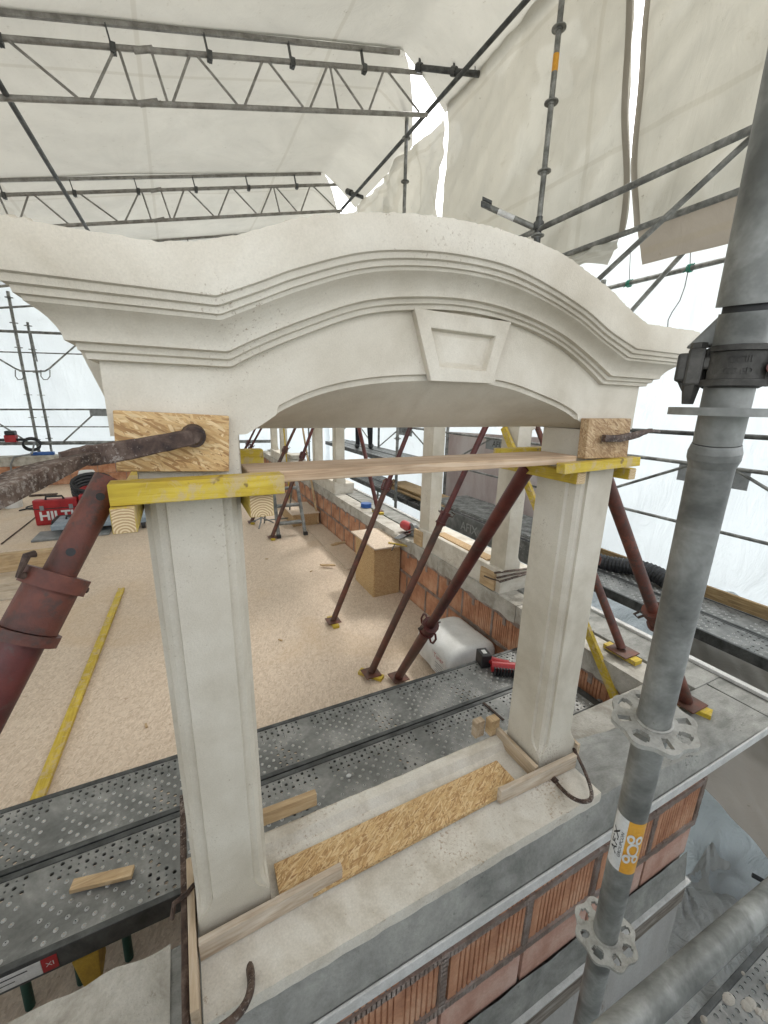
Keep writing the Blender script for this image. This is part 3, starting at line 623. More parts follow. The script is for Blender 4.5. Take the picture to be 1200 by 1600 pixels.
# ================================================================ steel planks (perforated scaffold decks)
def deckplate(t, x0, x1, y0, y1, z, m='deck steel', cell=.0245, along='x', holes_far=True, seed=1, mat_nub='worn highlight zinc'):
    """x: length, y: width; returns parts plate, nubs"""
    def T(a_, b__, c_): return (a_, b__, c_) if along == 'x' else (b__, a_, c_)
    e = .022; L = x1 - x0; W = y1 - y0; nx = int((L - .10) / cell); ny = int((W - 2 * e) / (cell * .92)); sx = (L - .10) / nx; sy = (W - 2 * e) / ny
    pl = MB(); nb = MB(); X0 = x0 + .05; Y0 = y0 + e
    for i in range(nx):
        for j in range(ny):
            cx, cy = X0 + (i + .5) * sx, Y0 + (j + .5) * sy; q = [(cx - sx / 2, cy - sy / 2), (cx + sx / 2, cy - sy / 2), (cx + sx / 2, cy + sy / 2), (cx - sx / 2, cy + sy / 2)]
            ph = (i % 20); jj = j if holes_far else ny - 1 - j
            stag = (i + j) % 2 == 0
            blank = ph in (0, 19) and True
            tri = abs(ph - 10) < (ny - jj) * .62 + .5
            hole = (jj >= ny - 3) or (ph > 12 and tri and ph < 18)
            if blank or (not stag and not hole):
                pl.add([T(*p, z) for p in q], [(0, 1, 2, 3)]); continue
            r0 = (.0068 if (hole and stag) else (.0032 if hole else .0074)) * cell / .0245
            n8 = 8; oc = [(cx + r0 * cos(pi / 8 + k * pi / 4), cy + r0 * sin(pi / 8 + k * pi / 4)) for k in range(8)]
            zt = z if hole else z + .0042
            P = [T(*p, z) for p in q] + [T(*p, z) for p in oc]
            # q order: bl, br, tr, tl ; oc k=0 at 22.5deg
            Fs = [(1, 2, 4 + 0, 4 + 7), (2, 4 + 1, 4 + 0), (2, 3, 4 + 2, 4 + 1), (3, 4 + 3, 4 + 2), (3, 0, 4 + 4, 4 + 3), (0, 4 + 5, 4 + 4), (0, 1, 4 + 6, 4 + 5), (1, 4 + 7, 4 + 6)]
            pl.add(P, Fs)
            if hole:
                pl.add([T(*p, z) for p in oc] + [T(*p, z - .006) for p in oc], [(k, (k + 1) % 8, 8 + (k + 1) % 8, 8 + k) for k in range(8)])
            else:
                o2 = [(cx + (p[0] - cx) * .55, cy + (p[1] - cy) * .55) for p in oc]; o3 = [(cx + (p[0] - cx) * .30, cy + (p[1] - cy) * .30) for p in oc]
                nb.add([T(*p, z + .0003) for p in oc] + [T(*p, zt) for p in o2] + [T(*p, zt - .001) for p in o3], [(k, (k + 1) % 8, 8 + (k + 1) % 8, 8 + k) for k in range(8)] + [(8 + k, 8 + (k + 1) % 8, 16 + (k + 1) % 8, 16 + k) for k in range(8)])
    bx = lambda a_, c_: pl.box((min(T(*a_)[0], T(*c_)[0]), min(T(*a_)[1], T(*c_)[1]), a_[2]), (max(T(*a_)[0], T(*c_)[0]), max(T(*a_)[1], T(*c_)[1]), c_[2]))
    part('perforated_plate', pl, m, t, smooth=None)['kind'] = 'stuff'
    if nb.v: part('grip_studs', nb, mat_nub, t, smooth=None)['kind'] = 'stuff'
    fr = MB()
    def B(a_, c_):
        A, C_ = T(*a_), T(*c_); fr.box([min(A[k], C_[k]) for k in range(3)], [max(A[k], C_[k]) for k in range(3)])
    B((x0, y0, z - .075), (x1, y0 + e - .001, z + .003)); B((x0, y1 - e + .001, z - .075), (x1, y1, z + .003))
    B((x0, y0 + e, z - .075), (x0 + .049, y1 - e, z + .001)); B((x1 - .049, y0 + e, z - .075), (x1, y1 - e, z + .001))
    part('side_rail', fr, 'dark steel', t, None, .0025)
    return t
DZ = -1.55
pk1 = thing('scaffold_plank', 'perforated steel scaffold plank behind the dormer, farther of the pair', 'scaffold plank', (.5, 1.6, DZ))
deckplate(pk1, -1.1, 1.90, 1.449, 1.742, DZ)
pk2 = thing('scaffold_plank', 'perforated steel scaffold plank behind the dormer, nearer of the pair with sticker on its side', 'scaffold plank', (.5, 1.28, DZ))
deckplate(pk2, -1.1, 1.92, 1.138, 1.443, DZ, seed=3)
a = V((-.59, 1.1365, DZ - .035))
part('label_sticker', MB().box((-.70, 1.1355, DZ - .062), (-.50, 1.1372, DZ - .012)), 'sticker white', pk2, None)
part('red_label', MB().box((-.499, 1.1355, DZ - .062), (-.462, 1.1372, DZ - .012)), 'red plastic', pk2, None)
part('red_label_text', place(text_mb('XI', .022), (-.48, 1.1350, DZ - .037), (1, 0, 0), (0, 0, 1)), 'sticker white', pk2, None)
part('label_lines', MB().box((-.69, 1.1350, DZ - .027), (-.53, 1.1353, DZ - .023)).box((-.69, 1.1350, DZ - .045), (-.56, 1.1353, DZ - .042)), 'ink', pk2, None)
part('hook', MB().sweep([(1.90, 1.40, DZ - .03), (1.95, 1.40, DZ - .015), (1.965, 1.40, DZ - .02), (1.962, 1.40, DZ - .05)], .012, 8).sweep([(1.90, 1.18, DZ - .03), (1.94, 1.18, DZ - .015), (1.955, 1.18, DZ - .02), (1.952, 1.18, DZ - .05)], .012, 8), 'galvanised', pk2)
a, b_ = atZ(112, 1385, DZ + .016), atZ(208, 1362, DZ + .016)
single('wood_offcut', MB().bar(a, b_, .036, .016), 'pale wood x', 'short wood offcut lying on the near scaffold plank left of the pillar', 'offcut', (a + b_) / 2, None, None, .0015)
single('metal_strip', MB().bar(atZ(755, 1098, DZ + .006), atZ(787, 1125, DZ + .006), .012, .004), 'rusty iron', 'thin dark metal strip lying across the scaffold planks by the right pillar', 'strip', (1.2, 1.3, DZ))
single('glass_bead', MB().ell(atZ(545, 1212, DZ + .006), .012, .009, .005), 'sticker white', 'small white plaster blob on the near scaffold plank', 'blob', (.6, 1.35, DZ))
# trestle under the planks
t = thing('trestle', 'green steel trestle legs carrying the scaffold planks at lower left', 'trestle', (-.4, 1.3, FLOOR))
for x_ in (-.62, -.48, -.34, -.14):
    part('leg', MB().tube((x_, 1.30 + .05 * nz(x_, 3), FLOOR), (x_ + .01, 1.30, DZ - .076), .014, 10), 'green paint', t)
part('ochre_bracket', MB().prism([(-.445, 1.16, -1.66), (-.375, 1.16, -1.655), (-.385, 1.16, -1.80), (-.43, 1.16, -1.79)], (0, .09, 0)), 'ochre paint', t, None, .004)
part('foot_bracket', MB().sweep([(-.49, 1.15, -1.90), (-.43, 1.16, -1.84), (-.37, 1.18, -1.83)], .022, 8), 'black plastic', t)
part('crossbar', MB().box((-1.0, 1.28, DZ - .098), (1.8, 1.32, DZ - .0765)), 'dark steel', t, None)
# concrete upstand left of the sill
single('concrete_kerb', MB().grid(lambda u, v_: (-1.3 + 1.16 * u, .62 + .24 * v_ + .012 * nz(u * 14, 2), -1.316 + .006 * nz(u * 12, v_ * 5)), 40, 8).box((-1.3, .60, -1.80), (-.14, .85, -1.3195)), 'old concrete', 'rough pinkish concrete wall top at bottom left below the scaffold plank', 'kerb', (-.7, .72, -1.32))

# ================================================================ near scaffold standard with rosettes, coupler
PX, PY = .662, .309
t = thing('scaffold_post', 'large galvanised scaffold standard with rosettes in the right foreground', 'scaffold post', (PX, PY, -3))
lean = lambda z: V((PX + (-z - .3) * .012 * 0, PY + .0 * z, z))
def hd_(x_, y_, d_): r_ = ray(x_, y_); return r_ * (d_ / math.hypot(r_.x, r_.y))
A_, B_ax = hd_(1118, 700, .655), hd_(962, 1385, .79)
pl_ = lambda z: A_.lerp(B_ax, (z - A_.z) / (B_ax.z - A_.z))
zc = -.022
part('lower_tube', MB().tube(pl_(-3.2), pl_(-.068), .02415, 40), 'galvanised', t, 60)
part('spigot_collar', MB().tube(pl_(-.068), pl_(-.058), .0245, 40, .0275).tube(pl_(-.0578), pl_(-.050), .0275, 40).tube(pl_(-.0498), pl_(-.040), .0275, 40, .0248), 'galvanised', t, 40)
part('socket', MB().tube(pl_(-.039), pl_(.105), .0243, 40), 'galvanised', t, 60)
part('upper_tube', MB().tube(pl_(.112), pl_(1.6), .0285, 40), 'galvanised', t, 60)
part('joint_gap', MB().tube(pl_(.1045), pl_(.1125), .022, 30), 'ink', t, 60)
def rosette(z, name='rosette', rot=0.0, R_=.0615):
    mb = MB(); c_ = pl_(z); N_ = 96; ax = (pl_(z + 1) - pl_(z)).normalized(); e1 = ax.orthogonal().normalized(); e2 = ax.cross(e1)
    holes = [(k * pi / 4 + rot, k % 2) for k in range(8)]
    # polar grid disc with removed cells
    NR = 10; th = .0045; rad = [.0235 + (R_ - .0235) * j / NR for j in range(NR + 1)]
    def rr(j, a_): return rad[j] if j < NR - 1 else (rad[j] + (.0035 * cos(8 * (a_ - rot)) - .001) * ((j - NR + 2) / 2))
    def is_hole(i, j):
        if j < 3 or j > 7: return False
        a_ = 2 * pi * (i + .5) / N_
        for h, tp in holes:
            d_ = abs((a_ - h + pi) % (2 * pi) - pi); w_ = (.26 if tp else .15) * (1 if 4 <= j <= 6 else .7)
            if d_ < w_: return True
        return False
    idx = {}
    def vt(i, j, s_):
        key = (i % N_, j, s_)
        if key not in idx:
            a_ = 2 * pi * i / N_; r_ = rr(j, a_); idx[key] = len(mb.v); mb.v.append(c_ + e1 * r_ * cos(a_) + e2 * r_ * sin(a_) + ax * s_ * th)
        return idx[key]
    solid = {(i, j): not is_hole(i, j) for i in range(N_) for j in range(NR)}
    for (i, j), ok in solid.items():
        if not ok: continue
        for s_ in (1, -1): mb.f.append((vt(i, j, s_), vt(i + 1, j, s_), vt(i + 1, j + 1, s_), vt(i, j + 1, s_)))
        for (di, dj, A, B_) in ((-1, 0, (0, 0), (0, 1)), (1, 0, (1, 0), (1, 1)), (0, -1, (0, 0), (1, 0)), (0, 1, (0, 1), (1, 1))):
            nj = j + dj; nb_ = solid.get(((i + di) % N_, nj), False) if 0 <= nj < NR else False
            if not nb_: mb.f.append((vt(i + A[0], j + A[1], 1), vt(i + B_[0], j + B_[1], 1), vt(i + B_[0], j + B_[1], -1), vt(i + A[0], j + A[1], -1)))
    o = part(name, mb, 'rosette zinc', t, 40)
    w_ = MB(); w_.sweep([c_ + e1 * .0255 * cos(a_) + e2 * .0255 * sin(a_) + ax * .005 for a_ in [2 * pi * k / 30 for k in range(30)]], .0028, 6, closed=True); part('weld', w_, 'rosette zinc', t)
    return o
def zat(y, x):   # height on the post axis seen at a picture row
    return min((abs((R @ pl_(z)).y / (R @ pl_(z)).z * F + 800 - y), z) for z in [q * .002 - 1.6 for q in range(1100)])[1]
rosette(zat(1128, 0), rot=.2); rosette(zat(1458, 0), rot=.35)
# thin edge-on ring seen just below eye level
zr = zat(643, 0); c_ = pl_(zr)
part('rosette', MB().tube(c_ - V((0, 0, .0045)), c_ + V((0, 0, .0045)), .056, 48), 'galvanised', t, 40)
# swivel coupler
cp = thing('swivel_coupler', 'dark cast-iron coupler clamped round the foreground scaffold standard', 'coupler', pl_(zat(575, 0)))
zc = zat(575, 0); c_ = pl_(zc); toC = -c_.normalized(); toC.z = 0; toC.normalize(); sdv = V((-toC.y, toC.x, 0))
if (R @ sdv).x < 0: sdv = -sdv
def ringseg(r, h, a0, a1, n_=22, th=.006, zc_=None):
    mb = MB(); P = []
    for k in range(n_ + 1):
        a_ = lerp(a0, a1, k / n_); dr = sdv * cos(a_) + toC * sin(a_)
        for rr_, zz in ((r, -h), (r + th, -h * .85), (r + th, h * .85), (r, h)): P.append((c_ if zc_ is None else zc_) + dr * rr_ + V((0, 0, zz)))
    Fs = [(k * 4 + m_, k * 4 + (m_ + 1) % 4, k * 4 + 4 + (m_ + 1) % 4, k * 4 + 4 + m_) for k in range(n_) for m_ in range(4)] + [(0, 1, 2, 3), tuple(range(n_ * 4, n_ * 4 + 4))]
    return mb.add(P, Fs)
part('saddle', ringseg(.0247, .024, -.15, pi * .78), 'coupler iron', cp, 50, .001)
part('rear_saddle', ringseg(.0247, .024, pi * 1.02, pi * 1.88), 'coupler iron', cp, 50, .001)
part('upper_rib', ringseg(.0308, .0035, .1, pi * .75, th=.0035, zc_=c_ + V((0, 0, .0185))), 'coupler iron', cp, 50)
part('lower_rib', ringseg(.0308, .0040, .1, pi * .92, th=.0040, zc_=c_ + V((0, 0, -.0180))), 'coupler iron', cp, 50)
L_ = c_ - sdv * .036 + toC * .012
part('bolt_lug', MB().box((0, 0, 0), (0, 0, 0)) if False else MB().obox(L_, sdv * .0085, toC * .010, V((0, 0, .021))).obox(L_ + sdv * .016 + V((0, 0, .004)), sdv * .015, toC * .0075, V((0, 0, .007))).obox(L_ - sdv * .012, sdv * .006, toC * .008, V((0, 0, .016))), 'coupler iron', cp, None, .003)
part('flap', MB().prism([L_ + V((0, 0, .020)) - sdv * .004, L_ - sdv * .018 + V((0, 0, -.010)), L_ - sdv * .008 + V((0, 0, -.028)), L_ + V((0, 0, -.02))], toC * -.012), 'coupler iron', cp, None, .002)
part('nut', MB().tube(L_ + V((0, 0, -.020)), L_ + V((0, 0, -.042)), .0095, 6, .006), 'coupler iron', cp, None); part('nut', MB().tube(L_ + V((0, 0, .021)), L_ + V((0, 0, .027)), .0085, 6), 'coupler iron', cp, None)
part('gusset', MB().prism([c_ - sdv * .020 + V((0, 0, .062)), c_ - sdv * .050 + V((0, 0, .024)), c_ - sdv * .020 + V((0, 0, .024))], toC * -.02), 'galvanised', cp, None, .003)
rb_ = c_ + sdv * .034
part('right_lug', MB().obox(rb_ + V((0, 0, -.002)), sdv * .010, toC * .011, V((0, 0, .018))), 'coupler iron', cp, None, .003)
part('bolt', MB().tube(rb_ + toC * .02 + V((0, 0, -.002)), rb_ - toC * .02 + V((0, 0, -.002)), .007, 12), 'red prop', cp)
tm = text_mb('OCIII', .010, .0006); tm.add(*(lambda q: ([p + V((0, -.012, 0)) for p in q.v], q.f))(text_mb('GC BD', .009, .0006)))
for i_, p in enumerate(tm.v):
    a_ = pi * .46 - p.x / .031; tm.v[i_] = c_ + (sdv * cos(a_) + toC * sin(a_)) * (.0309 + p.z) + V((0, 0, p.y + .006))
part('cast_lettering', tm, 'coupler iron', cp, None)
# diagonal cone (brace tube leaving behind the coupler, up to the right)
# stickers on the post
zs0, zs1 = zat(1268, 0), zat(1345, 0)
def cyl(mb, z0, ang0, r=.0246):
    """bend flat (x along circumference, y along axis) on the post"""
    out = []
    for p in mb.v:
        c__ = pl_(z0 + p.y); tc_ = -V((c__.x, c__.y, 0)).normalized(); s__ = V((-tc_.y, tc_.x, 0)); s__ = s__ if (R @ s__).x > 0 else -s__
        a_ = ang0 + p.x / r; out.append(c__ + (s__ * sin(a_) + tc_ * cos(a_)) * (r + p.z))
    mb.v = out; return mb
zm = (zs0 + zs1) / 2; hh = abs(zs0 - zs1) / 2
st = lambda x0, x1, y0, y1, z_: MB().grid(lambda u, v_: (lerp(x0, x1, u), lerp(y0, y1, v_), z_), 16, 6)
part('white_sticker', cyl(st(-.030, -.001, -hh, hh, 0), zm, 0), 'sticker white', t, 60)
part('orange_sticker', cyl(st(-.001, .032, -hh, hh, .0), zm, 0), 'sticker orange', t, 60)
def rot90(mb): mb.v = [V((-p.y, p.x, p.z)) for p in mb.v]; return mb
tm = rot90(text_mb('AFIX', .0165, .0, .0003)); tm.v = [V((p.x - .0175, p.y * 2.0, p.z + .0005)) for p in tm.v]; part('sticker_name', cyl(tm, zm, 0), 'ink', t, None)
tm = rot90(text_mb('GROUPCON', .0074)); tm.v = [V((p.x - .0065, p.y * 1.7, p.z + .0005)) for p in tm.v]; part('sticker_subtitle', cyl(tm, zm, 0), 'ink', t, None)
mb = MB()
def ringflat(cx, cy, r0, r1, n_=20, sx=1):
    mb.add([V((cx + sx * r_ * cos(2 * pi * k / n_), cy + r_ * sin(2 * pi * k / n_), .0006)) for r_ in (r0, r1) for k in range(n_)], [(k, (k + 1) % n_, n_ + (k + 1) % n_, n_ + k) for k in range(n_)])
ringflat(.014, 0, .0068, .0102); ringflat(.007, .0150, .0030, .0066); ringflat(.021, .0150, .0030, .0066); ringflat(.006, -.0150, .0030, .0066); ringflat(.0205, -.0135, .0030, .0062)
mb.v = [V((p.x, p.y * 1.9, p.z)) for p in mb.v]; part('sticker_emblem', cyl(mb, zm, 0), 'sticker white', t, None)

# ledger tube across the bottom right corner and the walkway below
single('ledger_tube', MB().tube(atY(1330, 1290, .20), atY(900, 1672, .20), .0242, 32), 'galvanised', 'bright galvanised ledger tube crossing the bottom right corner', 'scaffold tube', atY(1100, 1495, .2), None, 60)
t = thing('scaffold_plank', 'dirty perforated steel plank spattered with cement at the bottom right corner', 'scaffold plank', (1.9, .2, -2.2))
deckplate(t, .9, 3.0, .04, .36, -2.2, 'deck steel', .030, seed=5)
mb = MB()
for k in range(60):
    x_, y_ = random.uniform(1.3, 2.4), random.uniform(.05, .35); r_ = random.uniform(.006, .022)
    mb.ell((x_, y_, -2.198), r_ * 1.4, r_, .004, 9, 4)
part('cement_splash', mb, 'old concrete', t, 60)['kind'] = 'stuff'
# diagonal rails at right from the post
def tubes(name, p, q, r, lb, m='galvanised', grp=None, cat_='scaffold tube', n_=12):
    p, q = V(p), V(q); return single(name, MB().tube(p, q, r, n_), m, lb, cat_, (p + q) / 2, grp, 60)
T3 = 3.13
a, b_ = atX(838, 360, T3), atX(1190, 195, T3); tubes('ledger_tube', a + (a - b_) * .9, b_ + (b_ - a) * .8, .0242, 'thick horizontal tube running from the right corner post toward the camera')
a, b_ = atX(940, 432, 3.2), atX(1185, 205, 3.2); tubes('brace_tube', a + (a - b_) * .8, b_ + (b_ - a) * .05, .020, 'long steep diagonal brace tube right of the arch, the upper one')
a, b_ = atX(990, 482, 3.75), atX(1165, 285, 3.75); tubes('brace_tube', a + (a - b_) * .9, b_ + (b_ - a) * .2, .020, 'diagonal brace tube right of the arch, the farther lower one')
a, b_ = atX(955, 449, 3.85), atX(1145, 403, 3.85); tubes('scaffold_rail', a + (a - b_) * 2.5, b_ + (b_ - a) * .8, .020, 'horizontal rail with green twine knots beyond the right scaffold')
a, b_ = atX(985, 672, 3.2), atX(1200, 684, 3.2); tubes('scaffold_rail', a + (a - b_) * 4, b_ + (b_ - a) * .6, .016, 'thin dark rail at eye level behind the right pillar head', 'dark steel')
# twine knots and wire
for (x_, y_, lb) in ((983, 443, 'green twine knot on the far rail, left one'), (1078, 419, 'green twine knot on the far rail, right one with a hanging wire')):
    c_ = atX(x_, y_, 3.84); tt = thing('twine', lb, 'twine', c_)
    mb = MB()
    for k in range(3): mb.sweep([c_ + V((.028 * cos(a_), .012 * (k - 1), .028 * sin(a_))) for a_ in [2 * pi * q / 14 for q in range(14)]], .004, 5, closed=True)
    mb.sweep([c_ + V((0, -.03, .03)), c_, c_ + V((0, .05, -.02))], .005, 5); part('knot', mb, 'green twine', tt)
    part('string', MB().sweep([c_, atX(x_ + 2, y_ - 50, 3.84)], .003, 5), 'ink', tt)
c0 = atX(1075, 425, 3.82)
single('hanging_wire', MB().sweep([atX(*q, 3.82) for q in ((1075, 424), (1070, 448), (1062, 470), (1050, 488), (1044, 500), (1043, 513))], .0035, 6), 'ink', 'thin curly dark wire hanging from the right twine knot', 'wire', c0)

# ================================================================ right scaffold: guard frames, decks
def guard_frame(t, X, y0, y1, zt, zb, r=.016, plate=True):
    """advance guard frame: top rail, bottom rail, triangle struts, name plate, two rope hooks"""
    part('top_rail', MB().tube((X, y0, zt), (X, y1, zt), r, 10), 'galvanised', t); part('bottom_rail', MB().tube((X, y0, zb), (X, y1, zb), r * .85, 10), 'galvanised', t)
    ym = (y0 + y1) / 2
    part('strut', MB().tube((X, ym - .14, zt), (X, y0 + .05, zb), r * .8, 8), 'galvanised', t); part('strut', MB().tube((X, ym + .14, zt), (X, y1 - .05, zb), r * .8, 8), 'galvanised', t)
    if plate:
        part('name_plate', MB().box((X - .006, ym - .25, zt - .15), (X + .004, ym + .25, zt - .016)), 'grey plastic', t, None, .002)
        part('name_plate_text', place(text_mb('AFIX', .11), (X - .0068, ym, zt - .075), (0, -1, 0), (0, 0, 1)), 'ink', t, None)
zr1 = -.385; zr2 = -.80
for i, (y0, y1, lb) in enumerate(((.55, 2.95, 'galvanised guard frame with name plate beyond the right walkway, nearest bay'), (3.0, 5.5, 'galvanised guard frame with name plate beyond the right walkway, second bay'), (5.55, 8.05, 'galvanised guard frame beyond the right walkway, third bay'), (8.1, 10.6, 'galvanised guard frame beyond the right walkway, farthest bay'))):
    t = thing('scaffold_guardrail', lb, 'guard frame', (3.85, y0, zr2), 'guard frames along the right walkway'); guard_frame(t, 3.8, y0, y1, zr1 - .05, zr2 - .14)
# standards on the right
for (y_, lb) in ((3.24, 'corner standard with rosettes rising above the right end of the arch'), (5.85, 'slim standard with pointed spigot seen above the arch'), (8.4, 'inner standard of the right scaffold, third bay'), (10.9, 'inner standard of the right scaffold, farthest')):
    t = thing('scaffold_post', lb, 'scaffold post', (T3, y_, -7.4), 'standards of the right scaffold')
    zt = 5.2 if y_ < 4 else (3.95 if y_ < 7 else 3.3)
    part('tube', MB().tube((T3, y_, -7.4), (T3, y_, zt), .0242, 14), 'galvanised', t, 60)
    if 4 < y_ < 7: part('spigot', MB().tube((T3, y_, zt), (T3, y_, zt + .12), .019, 10, .012), 'galvanised', t)
    z = -6.55 + (.06 if y_ < 4 else .0)
    while z < zt:
        part('rosette', MB().tube((T3, y_, z - .005), (T3, y_, z + .005), .058, 16).tube((T3, y_, z - .02), (T3, y_, z + .02), .033, 12), 'galvanised', t); z += .5
    if y_ < 4:
        part('orange_band', MB().tube((T3, y_, 2.72), (T3, y_, 2.84), .0247, 16), 'sticker orange', t)
        part('joint_sleeve', MB().tube((T3, y_, 1.30), (T3, y_, 1.66), .030, 12).tube((T3, y_, 1.34), (T3, y_, 1.40), .045, 8).tube((T3, y_, 1.56), (T3, y_, 1.62), .045, 8), 'dark steel', t)
    else: part('orange_band', MB().tube((T3, y_, 2.05), (T3, y_, 2.2), .0247, 16), 'sticker orange', t)
for (y_, lb) in ((3.05, 'outer standard of the right scaffold behind the near right dormer'), (5.52, 'outer standard of the right scaffold, second bay'), (8.07, 'outer standard of the right scaffold, third bay'), (.5, 'outer standard of the right scaffold hidden behind the foreground post')):
    t = thing('scaffold_post', lb, 'scaffold post', (3.86, y_, -7.4), 'standards of the right scaffold')
    part('tube', MB().tube((3.86, y_, -7.4), (3.86, y_, 1.2), .0242, 14), 'galvanised', t, 60)
    z = -6.5
    while z < 1.2: part('rosette', MB().tube((3.86, y_, z - .005), (3.86, y_, z + .005), .058, 14), 'galvanised', t); z += .5
# short ledger stub with wedge head on the corner post
t = thing('ledger_tube', 'short ledger stub with open wedge head and white label left of the corner post', 'scaffold tube', (T3, 3.6, 1.8))
a, b_ = atX(838, 357, T3), atX(762, 323, T3 - .35)
part('tube', MB().tube(a, b_, .0242, 14), 'galvanised', t, 60); d = (b_ - a).normalized()
part('wedge_head', MB().obox(b_ + d * .02, d * .05, V((0, 0, .018)), d.cross(V((0, 0, 1))).normalized() * .024).obox(b_ + d * .01 + V((0, 0, .045)), d * .05, V((0, 0, .012)), d.cross(V((0, 0, 1))).normalized() * .018), 'dark steel', t, None, .003)
part('label', MB().tube(a.lerp(b_, .45), a.lerp(b_, .78), .0248, 14), 'sticker white', t, 60)
# decks of the right walkway, at z -1.5
for i, (y0, y1, lb) in enumerate(((.5, 3.0, 'perforated steel walkway plank right of the foreground post, inner row'), (3.03, 5.5, 'perforated steel walkway plank outside the near right dormer, inner row'), (5.53, 8.0, 'perforated steel walkway plank farther along, inner row'))):
    t = thing('scaffold_plank', lb, 'scaffold plank', (3.25, y0, -1.5), 'planks of the right walkway'); deckplate(t, y0, y1, 3.16, 3.46, -1.5, 'deck steel', .045 if i else .034, along='y')
    t = thing('scaffold_plank', lb.replace('inner', 'outer'), 'scaffold plank', (3.6, y0, -1.5), 'planks of the right walkway'); deckplate(t, y0, y1, 3.47, 3.77, -1.5, 'deck steel', .045 if i else .034, along='y')
single('toe_board', MB().box((3.775, .5, -1.5), (3.805, 3.1, -1.40)), 'brown board y', 'brown wooden toe board along the right walkway behind the foreground post', 'board', (3.79, 1.8, -1.5), bev=.003, smooth=None)
t = thing('toe_board', 'dark grey steel toe board with embossed lettering outside the near right dormer', 'board', (3.0, 3.9, -1.5))
part('board', MB().box((2.99, 2.2, -1.53), (3.005, 4.45, -1.30)), 'deck steel', t, None, .003)
part('embossed_lettering', place(text_mb('AFIX', .15, .002), (2.987, 3.72, -1.43), (0, -1, 0), (0, 0, 1)), 'worn highlight zinc', t, None)
# grating with long slots just behind the toe board
t = thing('slotted_grating', 'slotted grey steel grating on the walkway behind the near right dormer', 'grating', (3.1, 3.5, -1.25))
mb = MB(); 
for k in range(44):
    y_ = 2.75 + k * .042
    mb.box((3.02, y_, -1.262), (3.60, y_ + .024, -1.25))
for x_ in (3.01, 3.30, 3.60): mb.box((x_, 2.74, -1.275), (x_ + .012, 4.62, -1.2625))
part('slats', mb, 'galvanised', t, None)['kind'] = 'stuff'
single('backing_panel', MB().grid(lambda u, v_: (4.0 + .02 * nz(u * 4, v_ * 3), 3.4 + 2.3 * u, -1.7 + 1.34 * v_ - .08 * u), 10, 8), 'pink panel', 'pinkish stained panel standing outside the near right dormer', 'panel', (4, 4.5, -1.4), smooth=60)
# hose and ring on the walkway
hp = [(3.45, y_, -1.42 + .03 * sin(y_ * 5)) for y_ in [1.75 + .012 * k for k in range(100)]]
hp = [(lerp(3.62, 3.50, (k / 99)) + .05 * sin(k * .06), 1.80 + .0105 * k, -1.42 + .02 * sin(k * .09)) for k in range(100)]
single('hose', MB().sweep(hp, [.068 + .009 * (k % 3 == 0) for k in range(100)], 14), 'black plastic', 'black corrugated hose lying on the walkway behind the right pillar', 'hose', (3.55, 2.3, -1.42), smooth=None)
c_ = atX(1133, 932, 3.79); mb = MB()
for k in range(3): mb.sweep([c_ + V((.02 * k * .4, .045 * cos(a_) + .01 * k, .022 * sin(a_) + .004 * k)) for a_ in [2 * pi * q / 20 for q in range(20)]], .0035, 6, closed=True)
single('wire_coil', mb, 'galvanised', 'small coil of wire on the brown toe board at the right', 'wire coil', c_)

# ================================================================ roof trusses, purlins, rails
def roofz(x): return 3.80 + .238 * (x - 3.0)
LAT = []
for xt, yt, xb, yb in ((15, 73, 122, 156), (180, 87, 143, 157), (187, 87, 212, 164), (238, 90, 262, 165), (297, 98, 271, 165), (309, 98, 371, 166), (410, 104, 383, 167), (420, 105, 474, 169), (511, 109, 485, 170), (516, 109, 528, 170), (522, 110, 567, 171), (599, 114, 577, 171), (606, 115, 655, 176)):
    LAT.append((atY(xt, yt, 5.27).x, atY(xb, yb, 5.27).x))
sh_ = LAT[2][0] - LAT[9][0]
LIM = LAT[0][0] - .05; LAT += [(a_ + k * sh_, c__ + k * sh_) for k in (1, 2) for a_, c__ in LAT[2:10] if max(a_, c__) + k * sh_ < LIM + (k - 1) * sh_ * 0]
SPL = atY(225, 88, 5.27).x
def truss(Y, lb, x0=-4.5, x1=3.05):
    t = thing('roof_truss', lb, 'truss', (0, Y, roofz(0)), 'lattice roof trusses of the scaffold tent')
    zt = lambda x_: roofz(x_); zb = lambda x_: roofz(x_) - .40
    part('top_chord', MB().tube((x0, Y, zt(x0)), (x1, Y, zt(x1)), .0242, 12), 'truss zinc', t, 60); part('bottom_chord', MB().tube((x0, Y, zb(x0)), (x1 + .05, Y, zb(x1)), .0242, 12), 'truss zinc', t, 60)
    for xt, xb in LAT:
        if x0 < min(xt, xb) and max(xt, xb) < x1: part('lattice_bar', MB().tube((xt, Y, zt(xt) - .015), (xb, Y, zb(xb) + .015), .0125, 8), 'truss zinc', t)
    for xj in (-3.4, SPL):
        for zz in (zt, zb): part('splice_sleeve', MB().tube((xj - .08, Y, zz(xj - .13)), (xj + .08, Y, zz(xj + .13)), .027, 12).tube((xj - .1, Y - .035, zz(xj - .1)), (xj - .1, Y + .035, zz(xj - .1)), .008, 6).tube((xj + .1, Y - .035, zz(xj + .1)), (xj + .1, Y + .035, zz(xj + .1)), .008, 6), 'truss zinc', t)
    part('keder_rail', MB().bar((x0, Y, zt(x0) + .17), (x1 - .35, Y, zt(x1 - .35) + .17), .036, .04), 'truss zinc', t, None, .004)
    x = x0 + .2
    while x < x1 - .4:
        part('hanger', MB().bar((x, Y, zt(x) - .055), (x - .04, Y, zt(x) + .15), .012, .045, (0, 1, 0)).obox((x, Y, zt(x) - .01), (.024, 0, 0), (0, .032, 0), (0, 0, .036)), 'dark steel', t, None); x += .82
    return t
